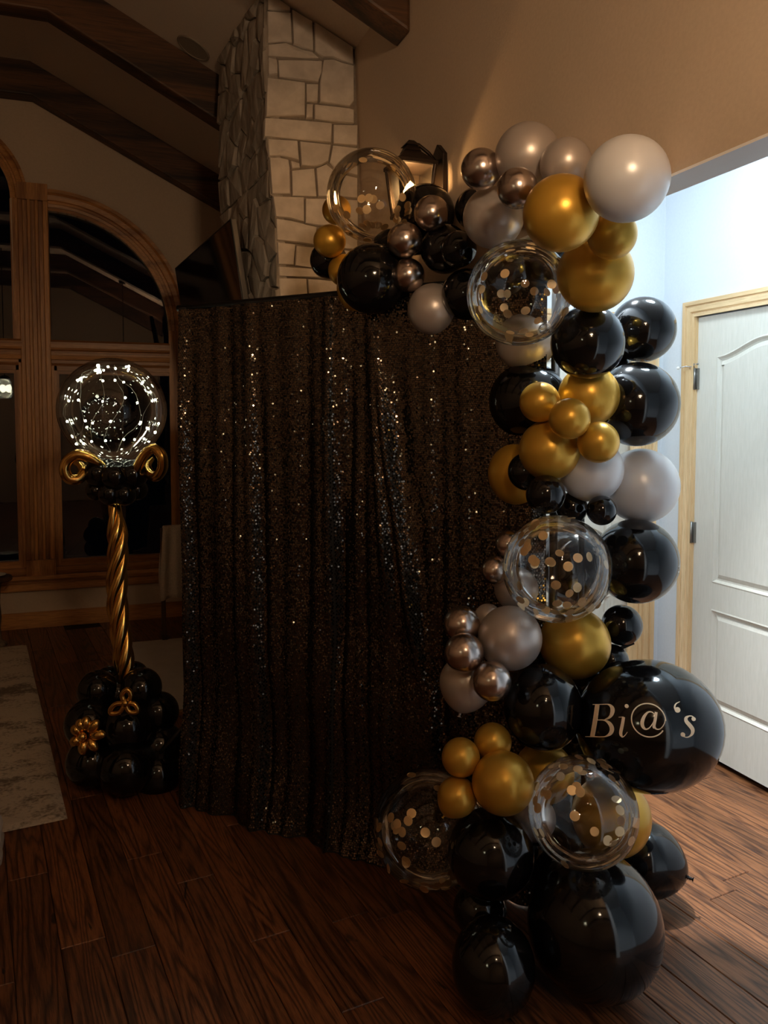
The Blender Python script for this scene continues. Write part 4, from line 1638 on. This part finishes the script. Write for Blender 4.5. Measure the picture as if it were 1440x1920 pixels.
# twisted stem: four long balloons wound round each other
sa, sb = at(214, 945, CD), at(231, 1288, CD - 0.02)
for k in range(4):
    pts, rad_ = [], []
    nn_ = 60
    for i in range(nn_ + 1):
        t = i / nn_
        c = sa.lerp(sb, t) + RT * (0.008 * math.sin(t * 9))
        a = -2 * PI * 1.75 * t + k * PI / 2
        env = 0.55 + 0.45 * min(1, min(t * 6, (1 - t) * 7))
        pts.append(c + Vector((math.cos(a), math.sin(a), 0)) * 0.0245 * env)
        rad_.append(0.0225 * env)
    part(MB().tube(pts, rad_, 14).build('stem_strand', 'chromegold', None, True), colm)
# black base
for u, v, r, D in ((183, 1294, 37, 3.50), (222, 1300, 34, 3.56), (265, 1290, 38, 3.50), (250, 1268, 28, 3.62), (297, 1335, 38, 3.52), (205, 1275, 26, 3.66),
                   (168, 1356, 46, 3.44), (240, 1362, 46, 3.40), (300, 1398, 44, 3.50), (172, 1428, 47, 3.42), (237, 1440, 50, 3.36), (296, 1450, 44, 3.46), (195, 1400, 48, 3.62), (255, 1410, 48, 3.66), (205, 1345, 40, 3.62), (262, 1340, 40, 3.60)):
    o = cpart(u, v, r, D, 'black', 'base_balloon', knot=(0, 0, 1))
# gold balloon flowers
fl1 = empty('flower', at(235, 1318, 3.27) - cbase)
fl1.parent = colm
f1w = cbase + fl1.location


def petal_loop(tip, wid, D, fw, fe):
    (cx, cy), (tx, ty) = (235, 1319), tip
    dx, dy = tx - cx, ty - cy
    l = math.hypot(dx, dy)
    nx, ny = -dy / l * wid, dx / l * wid
    seq = [(cx, cy), (cx + dx * 0.45 + nx, cy + dy * 0.45 + ny), (cx + dx * 0.8 + nx * 0.8, cy + dy * 0.8 + ny * 0.8), (tx, ty), (cx + dx * 0.8 - nx * 0.8, cy + dy * 0.8 - ny * 0.8), (cx + dx * 0.45 - nx, cy + dy * 0.45 - ny), (cx, cy)]
    path = crom([tuple(at(u, v, D)) for u, v in seq], 8)
    o = MB().tube([p - fw for p in path], 0.0105, 12).build('petal', 'chromegold', None, True)
    o.parent = fe


petal_loop((239, 1293), 8, 3.28, f1w, fl1)
petal_loop((207, 1336), 8, 3.28, f1w, fl1)
petal_loop((258, 1334), 8, 3.28, f1w, fl1)
o = MB().ball((0, 0, 0), 0.016, 14, 10).build('flower_centre', 'chromegold', fl1, True)
fl2 = empty('flower', at(158, 1378, 3.28) - cbase)
fl2.parent = colm
f2w = cbase + fl2.location
for tx, ty in ((163, 1343), (186, 1351), (200, 1377), (184, 1407), (156, 1416), (132, 1396), (134, 1362), (148, 1348)):
    c = Vector((158 + (tx - 158) * 0.60, 1378 + (ty - 1378) * 0.60))
    p0, p1 = at(158, 1378, 3.28), at(tx, ty, 3.27)
    axd = (p1 - p0)
    ln_ = axd.length * 0.40
    q = axd.normalized().to_track_quat('Z', 'Y').to_matrix().to_4x4()
    pm = MB().ball((0, 0, 0), (0.0225, 0.0225, ln_), 14, 10)
    pm.v = [tuple((q @ Vector(v)) + at(c.x, c.y, 3.275) - f2w) for v in pm.v]
    pm.build('petal', 'chromegold', fl2, True)
o = MB().ball(-Vector(FWD) * 0.02, 0.019, 14, 10).build('flower_centre', 'chromegold', fl2, True)

# ================================================================== RUG, TABLE, THROW, PERSON
rc = Vector((-0.132, 3.326, 0))
rg = MB()
nx_, ny_ = 60, 110
RW, RL = 1.6, 2.75
vs, fs = [], []
for j in range(ny_ + 1):
    for i in range(nx_ + 1):
        ed = min(i, nx_ - i, j * 1.0, ny_ - j)
        vs.append((-RW * i / nx_, RL * j / ny_, (0.013 if ed > 0 else 0.002) + (rnd.uniform(-0.0025, 0.0035) if ed > 1 else 0)))
for j in range(ny_):
    for i in range(nx_):
        k = j * (nx_ + 1) + i
        fs.append((k, k + nx_ + 1, k + nx_ + 2, k + 1))
rg.add(vs, fs)
rg.add([(0, 0, 0.0015), (-RW, 0, 0.0015), (-RW, RL, 0.0015), (0, RL, 0.0015)], [(0, 1, 2, 3)])
rugo = rg.build('rug', 'rug', None, True, fixn=False)
rugo.location = rc
rugo.rotation_euler = (0, 0, R(7.3))
tag(rugo, 'distressed beige and brown area rug on the left of the floor', 'rug')

tpos = Vector((-0.69, 6.12, 0))
tbl = empty('side_table', tpos)
tag(tbl, 'small round side table with a rough trunk leg near the window', 'table')
prof = [(0.085, 0.0), (0.075, 0.02), (0.05, 0.04), (0.042, 0.12), (0.05, 0.2), (0.043, 0.3), (0.048, 0.4), (0.06, 0.455)]
MB().lathe(prof, 20).build('leg', 'bark', tbl, True)
MB().lathe([(0.12, 0.455), (0.125, 0.462), (0.125, 0.478), (0.12, 0.485)], 36).build('table_top', 'darkwood', tbl)
pl_ = MB().lathe([(0.04, 0.0), (0.045, 0.004), (0.085, 0.012), (0.088, 0.015), (0.08, 0.014), (0.04, 0.007), (0.001, 0.007)], 32).build('plate', 'china', None, True)
pl_.location = tpos + Vector((0.0, 0, 0.485))
tag(pl_, 'white plate on the small round side table', 'plate')

# quilt rack with a throw, mostly behind the backdrop
rk = empty('blanket_rack', (0.545, 5.90, 0))
tag(rk, 'low dark wooden rack holding a beige throw by the window', 'rack')
for x in (-0.11, 0.20):
    MB().box(x - 0.015, x + 0.015, -0.02, 0.02, 0.02, 0.80).build('post', 'darkwood', rk, bevel=0.003)
    MB().box(x - 0.02, x + 0.02, -0.12, 0.12, 0.0, 0.03).build('foot', 'darkwood', rk, bevel=0.003)
MB().tube([(-0.11, 0, 0.79), (0.20, 0, 0.79)], 0.013, 12).build('rail', 'darkwood', rk, True)
vs, fs = [], []
na, nb = 26, 30
for j in range(nb + 1):
    t = j / nb * 2 - 1                          # -1 front hem ... 1 back hem
    for i in range(na + 1):
        s = i / na
        spread = 1 + 0.25 * min(1, abs(t) * 1.4)
        x = (-0.085 + 0.25 * s - 0.04) * spread + 0.02
        fold = 0.016 * math.sin(s * 21) * min(1, abs(t) * 2.5) + 0.008 * math.sin(s * 9 + 1)
        hang = 0.50 if t < 0 else 0.42
        a = min(1, abs(t) / 0.12)
        y = (math.sin(a * PI / 2) * 0.024 + 0.03 * abs(t)) * (-1 if t < 0 else 1) + fold * (-1 if t < 0 else 1)
        z = 0.822 - (1 - math.cos(a * PI / 2)) * 0.03 - max(0, abs(t) - 0.12) / 0.88 * hang + 0.015 * math.sin(s * 5) * abs(t) - 0.02 * (s - 0.5) ** 2
        vs.append((x, y, z))
for j in range(nb):
    for i in range(na):
        k = j * (na + 1) + i
        fs.append((k, k + 1, k + na + 2, k + na + 1))
th = MB().add(vs, fs).build('throw_blanket', 'throw', None, True)
sd = th.modifiers.new('thick', 'SOLIDIFY')
sd.thickness = 0.008
th.location = (0.545, 5.90, 0)
tag(th, 'beige knit throw draped on the rack left of the backdrop', 'blanket')

# a person standing at the left edge of the picture
pp = Vector((-0.64, 3.17, 0))
bpts = {'pelvis': (0, 0, 0.92, 0.125, 0.095), 'waist': (0, 0, 1.06, 0.11, 0.085), 'chest': (0, 0.01, 1.24, 0.135, 0.095), 'neckb': (0, 0.01, 1.37, 0.075, 0.06), 'neck': (0, 0, 1.43, 0.048, 0.048), 'head': (0, -0.015, 1.50, 0.066, 0.075), 'crown': (0, -0.01, 1.59, 0.062, 0.078), 'top': (0, 0.0, 1.645, 0.03, 0.04),
        'nose': (0, -0.095, 1.52, 0.010, 0.010),
        'hipR': (0.09, 0, 0.86, 0.085, 0.085), 'kneeR': (0.19, -0.02, 0.48, 0.056, 0.056), 'calfR': (0.22, 0.005, 0.30, 0.052, 0.052), 'ankR': (0.245, 0.02, 0.10, 0.04, 0.042),
        'hipL': (-0.09, 0, 0.86, 0.085, 0.085), 'kneeL': (-0.11, -0.02, 0.48, 0.056, 0.056), 'calfL': (-0.115, 0.005, 0.30, 0.052, 0.052), 'ankL': (-0.12, 0.02, 0.10, 0.04, 0.042),
        'shR': (0.14, 0.01, 1.34, 0.05, 0.05), 'elR': (0.165, 0.0, 1.10, 0.037, 0.037), 'wrR': (0.13, -0.20, 1.02, 0.025, 0.025), 'haR': (0.115, -0.265, 1.02, 0.03, 0.02),
        'shL': (-0.15, 0.01, 1.34, 0.05, 0.05), 'elL': (-0.20, 0.02, 1.10, 0.037, 0.037), 'wrL': (-0.16, -0.20, 1.02, 0.025, 0.025), 'haL': (-0.145, -0.265, 1.02, 0.03, 0.02)}
edges = [('pelvis', 'waist'), ('waist', 'chest'), ('chest', 'neckb'), ('neckb', 'neck'), ('neck', 'head'), ('head', 'crown'), ('crown', 'top'), ('head', 'nose'), ('pelvis', 'hipR'), ('hipR', 'kneeR'), ('kneeR', 'calfR'), ('calfR', 'ankR'), ('pelvis', 'hipL'), ('hipL', 'kneeL'), ('kneeL', 'calfL'), ('calfL', 'ankL'),
         ('chest', 'shR'), ('shR', 'elR'), ('elR', 'wrR'), ('wrR', 'haR'), ('chest', 'shL'), ('shL', 'elL'), ('elL', 'wrL'), ('wrL', 'haL')]
for s, sx in (('R', 1), ('L', -1)):
    hx, hy, hz_ = bpts['ha' + s][:3]
    for f, (dx, dy, ln__) in enumerate(((0.020, -0.028, 0.06), (0.008, -0.024, 0.075), (-0.004, -0.020, 0.08), (-0.014, -0.012, 0.07))):
        a = ('f%d' % f) + s
        bpts[a] = (hx + dx * sx * 0.9, hy - 0.045, hz_ + dy * 0.3, 0.0085, 0.0085)
        bpts[a + 't'] = (hx + dx * sx * 1.2, hy - 0.02 - ln__, hz_ - 0.022 + dy * 0.3, 0.0075, 0.0075)
        edges += [('ha' + s, a), (a, a + 't')]
    bpts['th' + s] = (hx - 0.028 * sx, hy - 0.015, hz_ + 0.012, 0.009, 0.009)
    bpts['tt' + s] = (hx - 0.036 * sx, hy - 0.05, hz_ + 0.008, 0.008, 0.008)
    edges += [('ha' + s, 'th' + s), ('th' + s, 'tt' + s)]
names = list(bpts)
me = bpy.data.meshes.new('person')
me.from_pydata([bpts[n][:3] for n in names], [(names.index(a), names.index(b)) for a, b in edges], [])
tmp = bpy.data.objects.new('tmp', me)
col.objects.link(tmp)
sk = tmp.modifiers.new('skin', 'SKIN')
for i, n in enumerate(names):
    me.skin_vertices[0].data[i].radius = bpts[n][3:5]
    me.skin_vertices[0].data[i].use_root = (n == 'pelvis')
sk.use_smooth_shade = True
ss = tmp.modifiers.new('sub', 'SUBSURF')
ss.levels = ss.render_levels = 2
dg = bpy.context.evaluated_depsgraph_get()
pme = bpy.data.meshes.new_from_object(tmp.evaluated_get(dg))
bpy.data.objects.remove(tmp)
person = bpy.data.objects.new('person', pme)
col.objects.link(person)
person.location = pp
pme.materials.clear()
for k in ('skin', 'top', 'trouser'):
    pme.materials.append(M[k])
for p in pme.polygons:
    c = p.center
    arm = c.y < -0.195 and 0.9 < c.z < 1.15
    p.material_index = 0 if c.z > 1.40 or arm else (1 if c.z > 0.96 else 2)
    p.use_smooth = True
tag(person, 'person in black trousers and pale shoes at the left edge', 'person')
for sx in (0.245, -0.12):
    sh_ = MB()
    vs, fs = [], []
    secs = [(0.085, 0.030, 0.085), (0.06, 0.042, 0.10), (0.02, 0.043, 0.105), (-0.03, 0.043, 0.085), (-0.08, 0.050, 0.066), (-0.13, 0.050, 0.055), (-0.165, 0.040, 0.046), (-0.185, 0.018, 0.034)]
    for y, wd, hh in secs:
        for k in range(12):
            a = PI * 2 * k / 12
            vs.append((sx + wd * math.cos(a), y + 0.02, max(0.008, 0.012 + hh * 0.5 + hh * 0.5 * math.sin(a))))
    for i in range(len(secs) - 1):
        for k in range(12):
            fs.append((i * 12 + k, i * 12 + (k + 1) % 12, (i + 1) * 12 + (k + 1) % 12, (i + 1) * 12 + k))
    fs += [tuple(range(12)), tuple((len(secs) - 1) * 12 + k for k in range(12))]
    so_ = sh_.add(vs, fs).build('shoe', 'shoe', person, True)
    sl = MB()
    pts2 = [(sx + wd * 1.06 * s, y + 0.02) for s, seq in ((1, secs), (-1, list(reversed(secs)))) for y, wd, hh in seq]
    sl.prism(pts2, [], lambda a, b, t: (a, b, 0.001 + 0.018 * t))
    sl.build('sole', 'sole', so_)
hr = MB()
hr.ball((0, 0.018, 1.585), (0.082, 0.088, 0.085), 18, 12)
hr.ball((0, 0.055, 1.50), (0.07, 0.045, 0.10), 18, 12)
hr.build('hair', 'hair', person, True)
for sx in (-1, 1):
    MB().ball((sx * 0.027, -0.085, 1.545), 0.009, 10, 8).build('eye', 'hair', person, True)
    MB().ball((sx * 0.072, 0.0, 1.53), (0.010, 0.018, 0.028), 12, 8).build('ear', 'skin', person, True)
MB().ball((0, -0.085, 1.487), (0.022, 0.008, 0.006), 12, 8).build('mouth', plain('lips', (0.35, 0.13, 0.11), 0.4), person, True)
